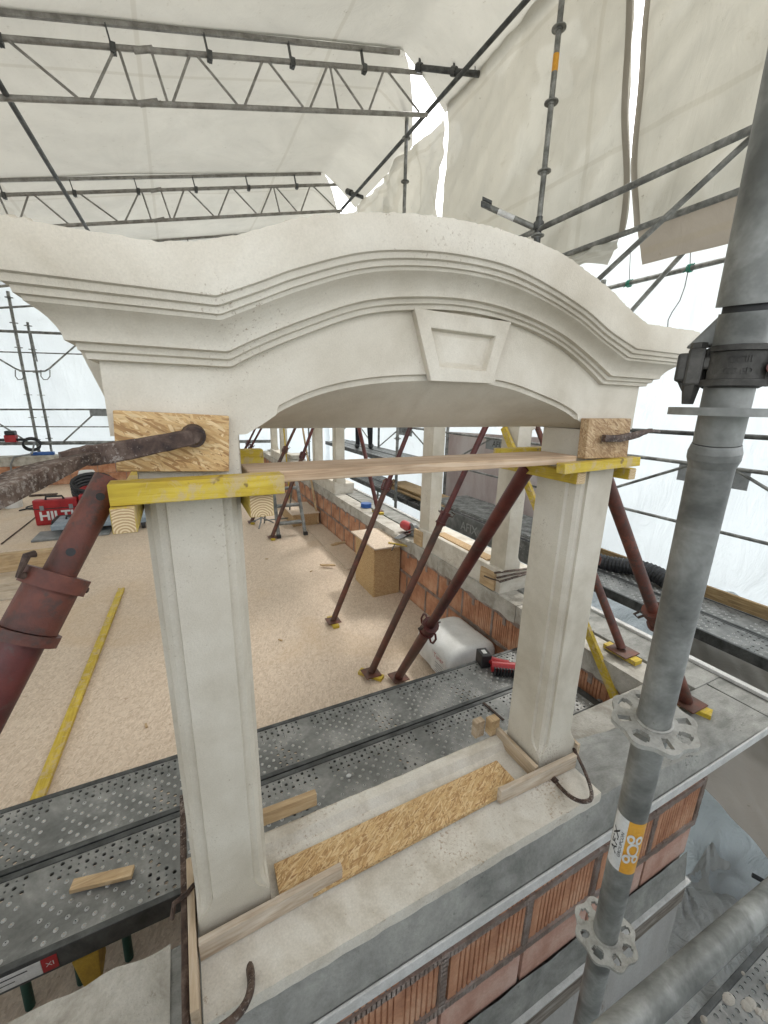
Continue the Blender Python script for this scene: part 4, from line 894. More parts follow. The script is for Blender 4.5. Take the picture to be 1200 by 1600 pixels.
truss(5.27, 'galvanised lattice roof truss, the nearest and largest at the top')
truss(8.22, 'galvanised lattice roof truss, second one just above the arch')
truss(11.15, 'galvanised lattice roof truss, farthest one peeking over the arch')
truss(2.32, 'galvanised lattice roof truss overhead, closest to the camera')
tubes('purlin_tube', (3.12, -.2, 3.46), (3.12, 12.6, 3.46), .0242, 'dark horizontal eaves tube running away at the right ends of the trusses', 'dark steel')
a, b_ = atY(0, 132, 5.15), atY(135, 356, 7.6); tubes('brace_tube', a + (a - b_) * .7, b_ + (b_ - a) * .6, .0242, 'diagonal dark tube crossing under the trusses at the far left', 'dark steel')
t = thing('ledger_tube', 'thick tube end with couplers crossing the eaves tube at the truss end', 'scaffold tube', (3.2, 5.2, 3.8))
a, b_ = atX(650, 108, 2.95), atX(748, 116, 3.12)
b_ = V((3.60, 4.9, 3.62)) if False else atY(748, 116, 4.55); a = atY(650, 105, 5.2)
part('tube', MB().tube(a, b_, .030, 14), 'dark steel', t, 60); d = (b_ - a).normalized()
for k in (.06, .62): c_ = a.lerp(b_, k); part('coupler', MB().tube(c_ - d * .03, c_ + d * .03, .045, 10).obox(c_ + V((0, 0, .04)), d * .012, V((0, 0, .05)), d.cross(V((0, 0, 1))) * .012), 'dark steel', t, None)
part('hook', MB().sweep([b_ - d * .05 + V((0, 0, .03)), b_ - d * .05 + V((0, 0, .10)), b_ - d * .09 + V((0, 0, .115)), b_ - d * .10 + V((0, 0, .10))], .006, 6), 'dark steel', t)
t = thing('ledger_tube', 'small tube end with coupler crossing the eaves tube behind the second truss', 'scaffold tube', (3.2, 8, 3.6))
a, b_ = atY(545, 300, 7.9), atY(566, 308, 7.5); part('tube', MB().tube(a, b_, .030, 12), 'dark steel', t, 60); part('coupler', MB().tube(a - (b_ - a) * .1, a + (b_ - a) * .2, .05, 10), 'dark steel', t, None)

# ================================================================ tarpaulins
def sheet(name, fn, nu, nv, m, lb, cat_='tarpaulin', group=None, loc=(0, 0, 0)):
    return single(name, MB().grid(fn, nu, nv), m, lb, cat_, loc, group, 70)
def sag(u): return 4 * u * (1 - u)
def roofpanel(y0, y1, lb, xr=3.36, notch=False):
    y0 -= .035
    def fn(u, v_):
        y_ = lerp(y0, y1, v_); xr_ = xr
        if notch: xr_ = lerp(2.72, xr, min(1, (y_ - y0) / .85) ** .7)
        x_ = lerp(-6.0, xr_, u); w_ = .012 * nz(x_ * 1.2, y_ * 1.6, 1) + .02 * nz(x_ * .5 + y_ * .3, y_ * .3, 5) + .03 * abs(nz(x_ * .4 - y_ * .5, y_ * 1.7, 8)) + .02 * abs(nz(x_ * 3 + y_, y_ * .6, 3)) * min(1, max(0, (x_ - 1.2) / 1.5))
        xe_ = 2.72; zz = roofz(min(x_, xe_)) + .195 + .014 * (1 - v_) - .06 * sag(v_) + w_
        if x_ > xe_: tt_ = (x_ - xe_) / (3.36 - xe_); zz = lerp(zz, 3.50, tt_ ** 1.25) + .05 * tt_ * (1 - tt_) * nz(y_ * 3, 1, 9)
        return (x_, y_, zz)
    return sheet('roof_tarpaulin', fn, 110, 36, 'roof tarp', lb, group='roof tarpaulins', loc=(0, 0, 0))
roofpanel(2.32, 5.27, 'off-white roof tarpaulin panel in front of the nearest truss')
roofpanel(5.275, 8.22, 'off-white roof tarpaulin panel between the first and second truss', notch=True)
roofpanel(8.225, 11.15, 'off-white roof tarpaulin panel between the second and third truss', notch=True)
roofpanel(11.155, 13.2, 'off-white roof tarpaulin panel behind the farthest truss')
roofpanel(-.6, 2.315, 'off-white roof tarpaulin panel overhead, nearest the camera')
TX = 3.34
def slitL(z): return 2.40 + .16 * (z - 1.35) / 2.2     # far edge of slit grows with height
def wallpanel(lb, ya, yb, ztop=lambda y_: 3.56, zbot=1.345, seed=0, nu=60, nv=60, bulge=.05):
    def fn(u, v_):
        z = lerp(ztop(0), zbot, v_); y_ = lerp(ya(z), yb(z), u)
        fold = .06 * nz(y_ * .9 + z * .6, z * .5, seed) + .05 * abs(nz((y_ + z) * 1.9, (y_ - z) * .35, seed + 3)) * (.35 + .65 * v_ if seed != 8 else 1) + .04 * abs(nz((y_ - z * .8) * 3.1, (y_ + z) * .3, seed + 5)) * math.exp(-((z - 3.1) / .7) ** 2) + .012 * nz(y_ * 6, z * 6, seed)
        nearb = math.exp(-((z - 3.50) / .18) ** 2) * -.03
        hem = .05 * sin(y_ * 9 + seed) * max(0, v_ - .85) / .15 * .5
        return (TX + fold * (bulge / .05) + hem + nearb , y_, z)
    return sheet('wall_tarpaulin', fn, nu, nv, 'grey tarp', lb, group='grey side tarpaulins', loc=(TX, 3, 2))
wob = lambda z: .016 * sin(z * 3.1) + .012 * sin(z * 6.1 + 1)
wallpanel('broad grey side tarpaulin behind the corner standard', lambda z: 2.52 + .125 * (z - 1.35) + wob(z), lambda z: 5.20, seed=1)
wallpanel('stained grey side tarpaulin at the top right behind the foreground post', lambda z: -.8, lambda z: 2.445 + .118 * (z - 1.35) + wob(z + .4), seed=4)
wallpanel('crumpled grey side tarpaulin below the eaves tube left of the sky slit', lambda z: 5.30 + .10 * abs(sin(z * 1.7)), lambda z: 8.6, ztop=lambda y_: 3.50, seed=8, bulge=.12)
wallpanel('far grey side tarpaulin at the end of the right scaffold', lambda z: 8.62, lambda z: 12.9, ztop=lambda y_: 3.5, seed=12)
# edge hems of the slit
for fn_, lb in ((lambda z: 2.52 + .125 * (z - 1.35) + wob(z), 'reinforced brown hem on the left side of the sky slit'), (lambda z: 2.445 + .118 * (z - 1.35) + wob(z + .4), 'reinforced brown hem on the right side of the sky slit')):
    sg = 1 if 'left' in lb else -1
    def hf(u, v_, fn_=fn_, sg=sg):
        z = lerp(3.56, 1.345, v_); y_ = fn_(z) + sg * .05 * u - sg * .004
        return (TX - .008 + .05 * nz(y_ * .9 + z * .6, z * .5, 1 if sg > 0 else 4) * 1  - .01, y_, z)
    sheet('tarpaulin_hem', hf, 4, 60, 'keder', lb, 'hem', loc=(TX, 2.4, 2))
# hem tube and brown flap
tubes('hem_tube', (TX + .0, -.6, 1.345), (TX, 6.2, 1.345), .022, 'tube rolled in the lower hem of the grey side tarpaulins')
sheet('tarpaulin_flap', lambda u, v_: (TX + .03 + .12 * v_ + .01 * nz(u * 9, v_ * 3), lerp(-.6, 2.42, u), lerp(1.335, 1.02 + .10 * u + .02 * nz(u * 8, 0), v_)), 40, 8, 'brown tarp', 'brownish flap hanging below the hem tube at the right', loc=(TX, 1, 1.2))
sheet('tarpaulin_flap', lambda u, v_: (TX + .02 - .10 * v_ * (1 - u) + .05 * nz(u * 7, v_ * 4), lerp(2.56, 3.6, u), lerp(1.34, 1.12 + .08 * sin(u * 5), v_)), 30, 8, 'grey tarp', 'crumpled lower corner flap of the broad grey tarpaulin', loc=(TX, 3, 1.2))
# bright outer sheets
def fold_w(a_, b__, s_): return .05 * nz(a_ * 1.3, b__ * .8, s_) + .035 * nz((a_ + b__) * 2.6, (a_ - b__) * .7, s_ + 2)
sheet('outer_sheet', lambda u, v_: (4.45 + fold_w(u * 14, v_ * 7, 1), lerp(-.6, 13.2, u), lerp(-7.4, 2.5, v_)), 140, 60, 'white sheet', 'bright white outer sheeting closing the right side', 'sheeting', loc=(4.45, 6, -1))
sheet('outer_sheet', lambda u, v_: (lerp(-6.5, 4.45, u), 13.1 + fold_w(u * 11, v_ * 7, 5) + .5 * 0, lerp(-7.4, 3.0, v_)), 110, 60, 'white sheet', 'bright white outer sheeting across the far end', 'sheeting', loc=(0, 13.1, -1))
sheet('outer_sheet', lambda u, v_: (-6.2 + fold_w(u * 12, v_ * 6, 9), lerp(-.6, 13.2, u), lerp(-7.4, 1.85, v_)), 80, 40, 'white sheet', 'white outer sheeting on the left side, out of view', 'sheeting', loc=(-6.2, 6, -1))
sheet('outer_sheet', lambda u, v_: (lerp(-6.5, 4.45, u), -.85 + fold_w(u * 11, v_ * 7, 15), lerp(-7.4, .2, v_)), 60, 40, 'white sheet', 'unseen white sheeting behind the photographer, top kept low to let sky light in', 'sheeting', loc=(0, -.85, 0))  # out of view: added to diffuse light, cut low so sky lights the arch
for k_, (y0_, lb_) in enumerate(((-.36, 'unseen walkway plank under the photographer blocking light from below, inner one'), (-.70, 'unseen walkway plank under the photographer blocking light from below, outer one'))):
    single('scaffold_plank', MB().box((-3, y0_, -1.74), (1.8, y0_ + .31, -1.68)), 'deck steel', lb_, 'scaffold plank', (0, y0_, -1.7))  # out of view, added to stop light rising from below
# draped sheets below the slab at the right
def drape(u, v_):
    y_ = lerp(-.6, 6.0, u); x_ = lerp(4.42, 2.25 - .25 * u, v_)
    z = -1.9 - 1.9 * (v_ ** .7) + .12 * nz(x_ * 2.1, y_ * 1.6, 3) + .26 * abs(nz(x_ * 1.1 + y_ * 1.7, y_ * .6 - x_, 7)) + .14 * abs(nz(x_ * 3.1 + y_ * 2.2, y_ * 1.2 - x_ * .7, 9)) + .05 * abs(nz(x_ * 9, y_ * 7, 2)) 
    return (x_ + .10 * nz(y_ * 2, z, 2), y_, z)
sheet('draped_sheet', drape, 170, 110, 'crumpled white', 'crumpled translucent sheet draped below the right scaffold beside the brick corner', 'sheeting', loc=(3, 2, -3))
sheet('draped_sheet', lambda u, v_: (lerp(2.55, 4.1, u) , lerp(.45, 1.5, v_) + .15 * u + .03 * nz(u * 4, v_ * 3), -2.05 + .30 * u - .28 * (1 - v_) ** 1.5 + .05 * nz(u * 3, v_ * 5, 3) + .10 * abs(nz(u * 4 + v_ * 2, v_ * 1.2, 8)) + .03 * abs(nz(u * 12 - v_ * 6, v_ * 3, 2))), 70, 50, 'brown tarp', 'folded brownish tarpaulin hanging under the right scaffold walkway', 'tarpaulin', loc=(3.3, 1, -2))
sheet('draped_sheet', lambda u, v_: (lerp(1.2, 3.4, u), lerp(-.3, .95, v_), -3.0 - .25 * u + .14 * nz(u * 7, v_ * 5, 6) + .10 * abs(nz(u * 5 + v_ * 3, v_ * 2, 4)) + .09 * abs(nz(u * 12 - v_ * 9, v_ * 1.6 + u * 2, 4)) + .04 * abs(nz(u * 30 - v_ * 21, v_ * 2 + u * 3, 1))), 170, 100, 'drape sheet', 'grey crumpled plastic sheet far below at the bottom right', 'sheeting', loc=(2.4, .3, -3))
sheet('draped_sheet', lambda u, v_: (lerp(-2, 1.25, u), lerp(-.6, .65, v_), -3.9 + .10 * nz(u * 7, v_ * 5, 6)), 30, 20, 'drape sheet', 'grey plastic sheet far below the front ledge', 'sheeting', loc=(0, .1, -3.9))
single('black_rod', MB().tube(atZ(1175, 1367, -2.9), atZ(1195, 1378, -2.9), .014, 10), 'black plastic', 'short black pipe end lying on the grey plastic sheet at the right', 'pipe', atZ(1185, 1372, -2.9))

# ================================================================ far left scaffold beyond the back parapet
BY = 12.2
def bpt(x_, y_): return atY(x_, y_, BY)
for i, (p, q, lb) in enumerate((((12, 455), (66, 716), 'thick standard of the far scaffold at the left'), ((36, 500), (80, 716), 'second standard of the far scaffold at the left, just right of the thick one'))):
    t = thing('scaffold_post', lb, 'scaffold post', bpt(*q), 'standards of the far scaffold')
    a, b_ = bpt(*p), bpt(*q); b_ = V((a.x, BY, -7.3)); part('tube', MB().tube((a.x, BY + .3 * i, a.z), (a.x, BY + .3 * i, -7.3), .03 if i == 0 else .0242, 12), 'galvanised', t, 60)
    z = -1.0
    while z < a.z: part('rosette', MB().tube((a.x, BY + .3 * i, z - .006), (a.x, BY + .3 * i, z + .006), .075, 12), 'galvanised', t); z += .5
for (p, q, r, lb) in (((-400, 640), (400, 640), .02, 'far scaffold rail, second lowest'), ((-400, 666), (430, 668), .014, 'thin far scaffold rail between two thicker ones'), ((-300, 696), (430, 690), .045, 'greenish lowest rail of the far scaffold above the back parapet'), ((-300, 503), (430, 535), .03, 'upper rail of the far scaffold at the left'), ((-300, 540), (430, 562), .014, 'thin rail of the far scaffold at the left, below the upper one'), ((-300, 497), (60, 476), .022, 'tilted top rail of the far scaffold at the left edge')):
    tubes('scaffold_rail', bpt(*p) + V((0, .1, 0)), bpt(*q) + V((0, .1, 0)), r, lb, 'galvanised', 'rails of the far scaffold')
t = thing('scaffold_guardrail', 'bent guard frame with hanging loops on the far left scaffold, upper', 'guard frame', bpt(80, 560), 'guard frames of the far scaffold')
def bent(yo):
    part('bent_rail', MB().sweep([bpt(-30, 544 + yo), bpt(24, 576 + yo), bpt(34, 580 + yo), bpt(70, 580 + yo), bpt(77, 576 + yo), bpt(120, 538 + yo)], .018, 8), 'galvanised', t)
    for x_ in (31, 71): part('loop', MB().sweep([bpt(x_ - 7, 578 + yo), bpt(x_ - 7, 588 + yo), bpt(x_ - 3, 593 + yo), bpt(x_ + 3, 593 + yo), bpt(x_ + 7, 588 + yo), bpt(x_ + 7, 578 + yo)], .012, 6), 'galvanised', t)
bent(0)
t = thing('scaffold_guardrail', 'bent guard frame with name plate on the far left scaffold, lower', 'guard frame', bpt(80, 690), 'guard frames of the far scaffold')
part('strut', MB().tube(bpt(95, 694), bpt(152, 642), .018, 8), 'galvanised', t); part('strut', MB().tube(bpt(-20, 650), bpt(44, 691), .018, 8), 'galvanised', t)
part('name_plate', MB().box((-1.87, BY - .02, -.46), (-1.2, BY, -.32)), 'grey plastic', t, None)
part('post', MB().tube(bpt(48, 520), bpt(58, 565), .014, 8).tube(bpt(70, 640), bpt(80, 692), .014, 8), 'galvanised', t)
# clutter on the back parapet
def cbox(lb, cat_, name, x_, y_, w_, h_, d_, m, Y=11.5, zf=None):
    c_ = atY(x_, y_, Y); z0 = c_.z if zf is None else zf; return single(name, MB().box((c_.x - w_ / 2, Y - d_ / 2, z0), (c_.x + w_ / 2, Y + d_ / 2, z0 + h_)), m, lb, cat_, (c_.x, Y, z0), None, None, min(w_, h_, d_) * .2)
t = thing('power_tool', 'small red and black power tool hanging on the far left rail', 'tool', bpt(20, 690))
c_ = bpt(21, 690); part('body', MB().box((c_.x - .10, BY - .2, c_.z), (c_.x + .10, BY, c_.z + .16)), 'red plastic', t, None, .02); part('battery', MB().box((c_.x - .08, BY - .2, c_.z + .16), (c_.x + .10, BY, c_.z + .25)), 'black plastic', t, None, .02); part('handle', MB().box((c_.x - .26, BY - .15, c_.z + .02), (c_.x + .26, BY - .08, c_.z + .08)), 'black plastic', t, None, .02)
c_ = bpt(52, 692); mb = MB()
for k in range(3): mb.sweep([c_ + V((.16 * cos(a_), -.1 - .03 * k, .13 * sin(a_) - .02 * k)) for a_ in [2 * pi * q / 18 for q in range(18)]], .016, 6, closed=True)
single('cable_coil', mb, 'black plastic', 'coiled dark cable hanging at the foot of the far left standards', 'cable', c_)
cbox('blue cloth strip lying on the back parapet by the far standards', 'strap', 'blue_strap', 68, 714, .42, .07, .12, 'blue plastic', 11.55, -1.288)
single('water_pipe', MB().sweep([atY(18, 745, 11.35), atY(17, 725, 11.35), atY(22, 714, 11.35), atY(50, 709, 11.35), atY(54, 690, 11.5)], .018, 8), 'grey plastic', 'thin grey bent pipe climbing over the back parapet', 'pipe', atY(20, 715, 11.35))
# clutter on the floor at left
def case(x_, Y, w_, h_, d_, lb, z0=FLOOR, m='red plastic', txt=True):
    c_ = V((x_, Y, z0)); t = thing('tool_case', lb, 'tool case', c_, 'power tool cases on the floor')
    part('body', MB().box((x_, Y, z0), (x_ + w_, Y + d_, z0 + h_)), m, t, None, .02)
    part('lid_seam', MB().box((x_ - .004, Y - .004, z0 + h_ * .64), (x_ + w_ + .004, Y + d_ + .004, z0 + h_ * .67)), 'black plastic', t, None)
    part('handle', MB().sweep([(x_ + w_ * .3, Y + .03, z0 + h_), (x_ + w_ * .32, Y, z0 + h_ + .05), (x_ + w_ * .68, Y, z0 + h_ + .05), (x_ + w_ * .7, Y + .03, z0 + h_)], .016, 8), 'black plastic', t)
    for k in (.15, .8): part('latch', MB().box((x_ + w_ * k, Y - .012, z0 + h_ * .6), (x_ + w_ * k + .05, Y - .0045, z0 + h_ * .78)), 'grey plastic', t, None)
    if txt: part('lettering', place(text_mb('HILTI', .19, 0, .006), (x_ + w_ / 2, Y - .006, z0 + h_ * .36), (1, 0, 0), (0, 0, 1)), 'sticker white', t, None)
case(-2.10, 7.75, .56, .40, .14, 'red power tool case with white lettering at the left, the left one')
case(-1.52, 7.75, .62, .44, .14, 'red power tool case with white lettering half hidden behind the left prop')
case(-1.82, 7.35, .62, .16, .35, 'black and grey flat tool case lying before the red ones', m='black plastic', txt=False)
mb = MB()
for k in range(4): mb.sweep([V((-1.35 + .28 * cos(a_), 8.05 + .1 * sin(a_), -1.52 + .13 * sin(a_) + .05 * k)) for a_ in [2 * pi * q / 20 for q in range(20)]], .03, 7, closed=True)
single('cable_coil', mb, 'black plastic', 'heap of black cable on top of the red tool cases', 'cable', (-1.35, 8.05, -1.5))
t = thing('vacuum_cleaner', 'white and red site vacuum behind the tool cases at the left', 'vacuum', (-1.5, 8.6, FLOOR))
part('tank', MB().tube((-1.5, 8.6, FLOOR), (-1.5, 8.6, -1.55), .2, 20, .22), 'grey plastic', t); part('head', MB().tube((-1.5, 8.6, -1.55), (-1.5, 8.6, -1.36), .22, 20, .13), 'red plastic', t); part('cap', MB().tube((-1.5, 8.6, -1.36), (-1.5, 8.6, -1.25), .15, 16, .11), 'white plastic', t)
t = thing('platform_trolley', 'low blue-grey flat trolley standing behind the left pillar', 'trolley', (-.95, 7.2, FLOOR))
part('deck', MB().box((-1.75, 7.0, FLOOR + .10), (-.55, 7.6, FLOOR + .17)), 'blue grey paint', t, None, .01); part('base_plate', MB().box((-1.95, 6.85, FLOOR + .002), (-1.05, 7.3, FLOOR + .03)), 'grey plastic', t, None, .005)
for x_, y_ in ((-.62, 7.05), (-.62, 7.5), (-1.6, 7.5), (-1.0, 7.5)): part('wheel', MB().tube((x_ - .025, y_, FLOOR + .06), (x_ + .025, y_, FLOOR + .06), .06, 14), 'black plastic', t)
for (x_, Y, r_, lb, m) in ((-2.78, 9.3, .15, 'white plastic bucket on the floor at the far left', 'white plastic'), (-3.06, 9.2, .15, 'dark bucket at the far left edge', 'dark steel')):
    t = thing('bucket', lb, 'bucket', (x_, Y, FLOOR)); part('shell', MB().tube((x_, Y, FLOOR), (x_, Y, FLOOR + .26), r_ * .85, 20, r_, caps=False).tube((x_, Y, FLOOR + .004), (x_, Y, FLOOR + .01), r_ * .84, 20), m, t); part('rim', MB().sweep([V((x_ + r_ * cos(a_), Y + r_ * sin(a_), FLOOR + .26)) for a_ in [2 * pi * k / 20 for k in range(20)]], .008, 6, closed=True), m, t)
mb = MB(); mb.sweep([V((lerp(-2.6, -1.2, k / 30) , 8.9 + .15 * sin(k * .5), FLOOR + .015)) for k in range(31)], .012, 6); mb.sweep([V((-2.3 + .25 * cos(a_), 9.1 + .2 * sin(a_), FLOOR + .02)) for a_ in [2 * pi * q / 20 for q in range(20)]], .012, 6, closed=True)
single('cable', mb, 'black plastic', 'dark cable trailing over the floor behind the tool cases', 'cable', (-2, 9, FLOOR))
single('steel_rod', MB().tube(atZ(2, 850, FLOOR + .01), atZ(62, 803, FLOOR + .01), .009, 8), 'rusty iron', 'thin dark rod lying on the floor in front of the tool cases', 'rod', atZ(30, 828, FLOOR))
t = thing('timber_upstand', 'pale timber upstand round the roof hatch at the left edge', 'timber', (-2, 5.8, FLOOR))
part('timber', MB().box((-3.2, 5.72, FLOOR), (-1.42, 5.80, FLOOR + .22)), 'pale wood x', t, None, .004); part('return_timber', MB().box((-1.46, 4.3, FLOOR), (-1.42, 5.715, FLOOR + .02)).box((-3.2, 4.9, FLOOR + .001), (-1.5, 5.7, FLOOR + .016)), 'weathered board x', t, None, .002)
single('trowel', MB().obox((-2.55, 10.2, FLOOR + .02), (.22, 0, 0), (0, .05, 0), (0, 0, .012)), 'rusty iron', 'dark flat tool lying on the floor by the back parapet', 'tool', (-2.5, 10.2, FLOOR))

# ================================================================ things on the floor through the opening
t = thing('wooden_box', 'upright OSB box with lid against the right brick parapet', 'box', (1.75, 3.7, FLOOR))
part('front', MB().box((1.66, 3.50, FLOOR), (1.945, 3.515, -1.405)), 'osb fine', t, None, .001); part('side', MB().box((1.645, 3.50, FLOOR), (1.6595, 3.98, -1.405)), 'osb', t, None, .001)
part('core', MB().box((1.66, 3.516, FLOOR), (1.945, 3.98, -1.41)), 'osb brown', t, None)
part('lid', MB().box((1.615, 3.42, -1.404), (1.955, 4.05, -1.388)), 'floor board', t, None, .001)
for (p, q, m, lb) in (((607, 848), (636, 853), 'yellow beam x', 'yellow handled chisel on the OSB box lid'), ((612, 860), (617, 850), 'ink', 'small bent black hex key on the OSB box lid')):
    a, b_ = atZ(*p, -1.38), atZ(*q, -1.38); single('hand_tool', MB().tube(a, b_, .010 if 'chisel' in lb else .005, 8), m, lb, 'tool', a)
single('plaster_tube', MB().tube(atZ(618, 836, -1.35), atZ(642, 850, -1.35), .035, 14), 'old concrete', 'pale grey roll lying at the back of the OSB box lid', 'roll', atZ(630, 843, -1.35))
single('floor_plate', MB().box((1.66, 4.27, FLOOR + .002), (1.955, 6.15, FLOOR + .020)), 'floor board', 'long chipboard strip lying along the parapet beyond the OSB box', 'board', (1.8, 5.2, FLOOR), bev=.002, smooth=None)
for k, (p, lb) in enumerate((((525, 850), 'broken wood scrap on the chipboard strip, left one'), ((532, 848), 'broken wood scrap on the chipboard strip, right one'), ((512, 883), 'small wood scrap on the floor left of the chipboard strip'))):
    a = atZ(*p, FLOOR + .03); single('wood_scrap', MB().obox(a, (.07, .02 - .03 * k, .005), (-.01, .02, 0), (0, 0, .010)), 'pale wood x', lb, 'offcut', a, None, None)
t = thing('wooden_box', 'low brown chipboard box beside the step ladder', 'box', (1.75, 6.4, FLOOR)); part('carcass', MB().box((1.5, 6.25, FLOOR), (1.93, 7.0, -1.76)), 'osb fine', t, None, .002); part('top_panel', MB().box((1.48, 6.23, -1.759), (1.94, 7.02, -1.745)), 'floor board', t, None, .002)
CH = ('between the yellow lath and the left pillar', 'in the middle of the floor well beyond the near prop foot', 'just left of the near prop foot in the open floor', 'left of the yellow lath, by the foreground prop', 'in front of the foot of the ladder prop, toward the middle', 'close to the chipboard strip along the parapet', 'just behind the scaffold planks beside the left pillar', 'in front of the brick parapet before the chipboard strip')
for k, (x_, y_, a_) in enumerate(((-.2, 3.4, .4), (.35, 4.9, 1.2), (.6, 3.1, 2.2), (-1.2, 4.0, .9), (.15, 6.2, .2), (.85, 5.0, 2.7), (-.35, 2.5, 1.8), (1.25, 4.4, .6))):
    single('wood_scrap', MB().obox((x_, y_, FLOOR + .006), (.018 * cos(a_), .018 * sin(a_), 0), (-.006 * sin(a_), .006 * cos(a_), 0), (0, 0, .004)), 'pale wood x', 'tiny wood chip ' + CH[k], 'offcut', (x_, y_, FLOOR), 'tiny wood chips scattered on the floor', None)
# step ladder
t = thing('step_ladder', 'grey aluminium step ladder standing in front of the low box', 'step ladder', (1.35, 5.9, FLOOR))
fx0, fx1, fy = 1.17, 1.57, 5.78
for x_ in (fx0, fx1): part('front_stile', MB().bar((x_, fy, FLOOR), (lerp(x_, 1.37, .12), fy + .45, FLOOR + .95), .05, .022, (0, 1, 0)), 'galvanised', t, None, .003); part('rear_leg', MB().tube((x_ - .05, fy + .85, FLOOR), (lerp(x_, 1.37, .12), fy + .5, FLOOR + .93), .014, 8), 'galvanised', t)
for k in range(4):
    u = .17 + .24 * k; y_ = fy + .45 * u / .95; part('tread', MB().box((fx0 + .03, y_ - .03, FLOOR + u), (fx1 - .03, y_ + .09, FLOOR + u + .028)), 'galvanised', t, None, .003)
part('top_platform', MB().box((fx0 + .03, fy + .40, FLOOR + .95), (fx1 - .03, fy + .62, FLOOR + .985)), 'galvanised', t, None, .004)
for x_ in (fx0, fx1): part('foot', MB().box((x_ - .03, fy - .03, FLOOR), (x_ + .03, fy + .03, FLOOR + .05)), 'black plastic', t, None, .004)
part('spreader', MB().tube((fx0 - .04, fy + .80, FLOOR + .06), (fx1 - .04, fy + .80, FLOOR + .06), .010, 8), 'galvanised', t)
# trestle stand left of ladder
t = thing('tripod_stand', 'thin grey tripod stand left of the step ladder', 'stand', (1.0, 6.4, FLOOR)); c_ = V((1.05, 6.55, FLOOR))
part('mast', MB().tube(c_ + V((0, 0, .03)), c_ + V((.05, 0, 1.1)), .013, 8), 'grey plastic', t); 
for a_ in (.2, 2.4, 4.4): part('leg', MB().tube(c_ + V((.02, 0, .12)), c_ + V((.22 * cos(a_), .22 * sin(a_), 0.0)), .011, 8), 'grey plastic', t)
# white canister
t = thing('canister', 'big white plastic canister lying between thick red prop and brick parapet', 'canister', (1.7, 2.2, FLOOR))
mb = MB(); cx, cz = 1.73, FLOOR + .15; L0, L1 = 1.98, 2.44
def sq(a_, rx, rz, e=.55): c__, s__ = cos(a_), sin(a_); return (rx * math.copysign(abs(c__) ** e, c__), rz * math.copysign(abs(s__) ** e, s__))
secs = [(0, .82), (.04, .95), (.10, 1.0), (.45, 1.0), (.47, .985), (.53, .985), (.55, 1.0), (.9, 1.0), (.96, .95), (1, .8)]
for u, k in secs:
    for i in range(28): dx, dz = sq(2 * pi * i / 28, .215 * k, .150 * k); mb.v.append(V((cx + dx, lerp(L0, L1, u), cz + dz)))
for j in range(len(secs) - 1):
    for i in range(28): mb.f.append((j * 28 + i, j * 28 + (i + 1) % 28, j * 28 + 28 + (i + 1) % 28, j * 28 + 28 + i))
mb.f += [tuple(range(28)), tuple(range(28 * len(secs) - 28, 28 * len(secs)))]
ang = .0; part('body', mb, 'white plastic', t, 60)
part('label', MB().box((1.5135, 2.02, FLOOR + .06), (1.5145, 2.20, FLOOR + .22)), 'sticker white', t, None)
part('label_print', place(text_mb('Tuner', .05), (1.5128, 2.11, FLOOR + .19), (0, -1, 0), (0, 0, 1)), 'red plastic', t, None)
mb = MB(); 
for k in range(5): mb.box((1.5127, 2.04, FLOOR + .07 + .018 * k), (1.5133, 2.15 - .012 * (k % 2), FLOOR + .074 + .018 * k))
part('label_lines', mb, 'grey plastic', t, None)
part('cap', MB().tube((1.80, 1.985, FLOOR + .2), (1.80, 1.955, FLOOR + .2), .03, 14), 'white plastic', t)
# drill on plank
t = thing('cordless_drill', 'red and black cordless drill lying on the far scaffold plank by the right pillar', 'drill', (1.56, 1.62, DZ))
P0 = atZ(765, 1035, DZ + .04); ux = V((1, -.25, 0)).normalized(); uy = V((.25, 1, 0)).normalized()
q = lambda a_, b__, c__: V((1.575, 1.60, DZ)) + ux * a_ + uy * b__ + V((0, 0, c__))
part('battery', MB().obox(q(-.045, .085, .045), ux * .032, uy * .045, V((0, 0, .042))), 'black plastic', t, None, .006)
part('grip', MB().sweep([q(-.02, .06, .045), q(.03, .03, .045), q(.075, -.005, .045)], [.024, .020, .024], 12), 'red plastic', t)
part('motor_housing', MB().tube(q(-.035, .0, .045), q(.12, -.055, .045), .033, 16), 'red plastic', t); part('gearbox', MB().tube(q(.121, -.0555, .045), q(.17, -.072, .045), .031, 16, .022), 'black plastic', t)
part('chuck', MB().tube(q(.171, -.0725, .045), q(.205, -.084, .045), .019, 14, .012), 'dark steel', t); mb = MB()
for k in range(7): mb.obox(q(-.03 + .016 * k, -.032 - .0055 * k, .035), ux * .0045, uy * .016, V((0, 0, .026)))
part('air_vents', mb, 'black plastic', t, None); part('battery_contacts', MB().obox(q(-.045, .085, .0885), ux * .012, uy * .018, V((0, 0, .0015))), 'sticker white', t, None)
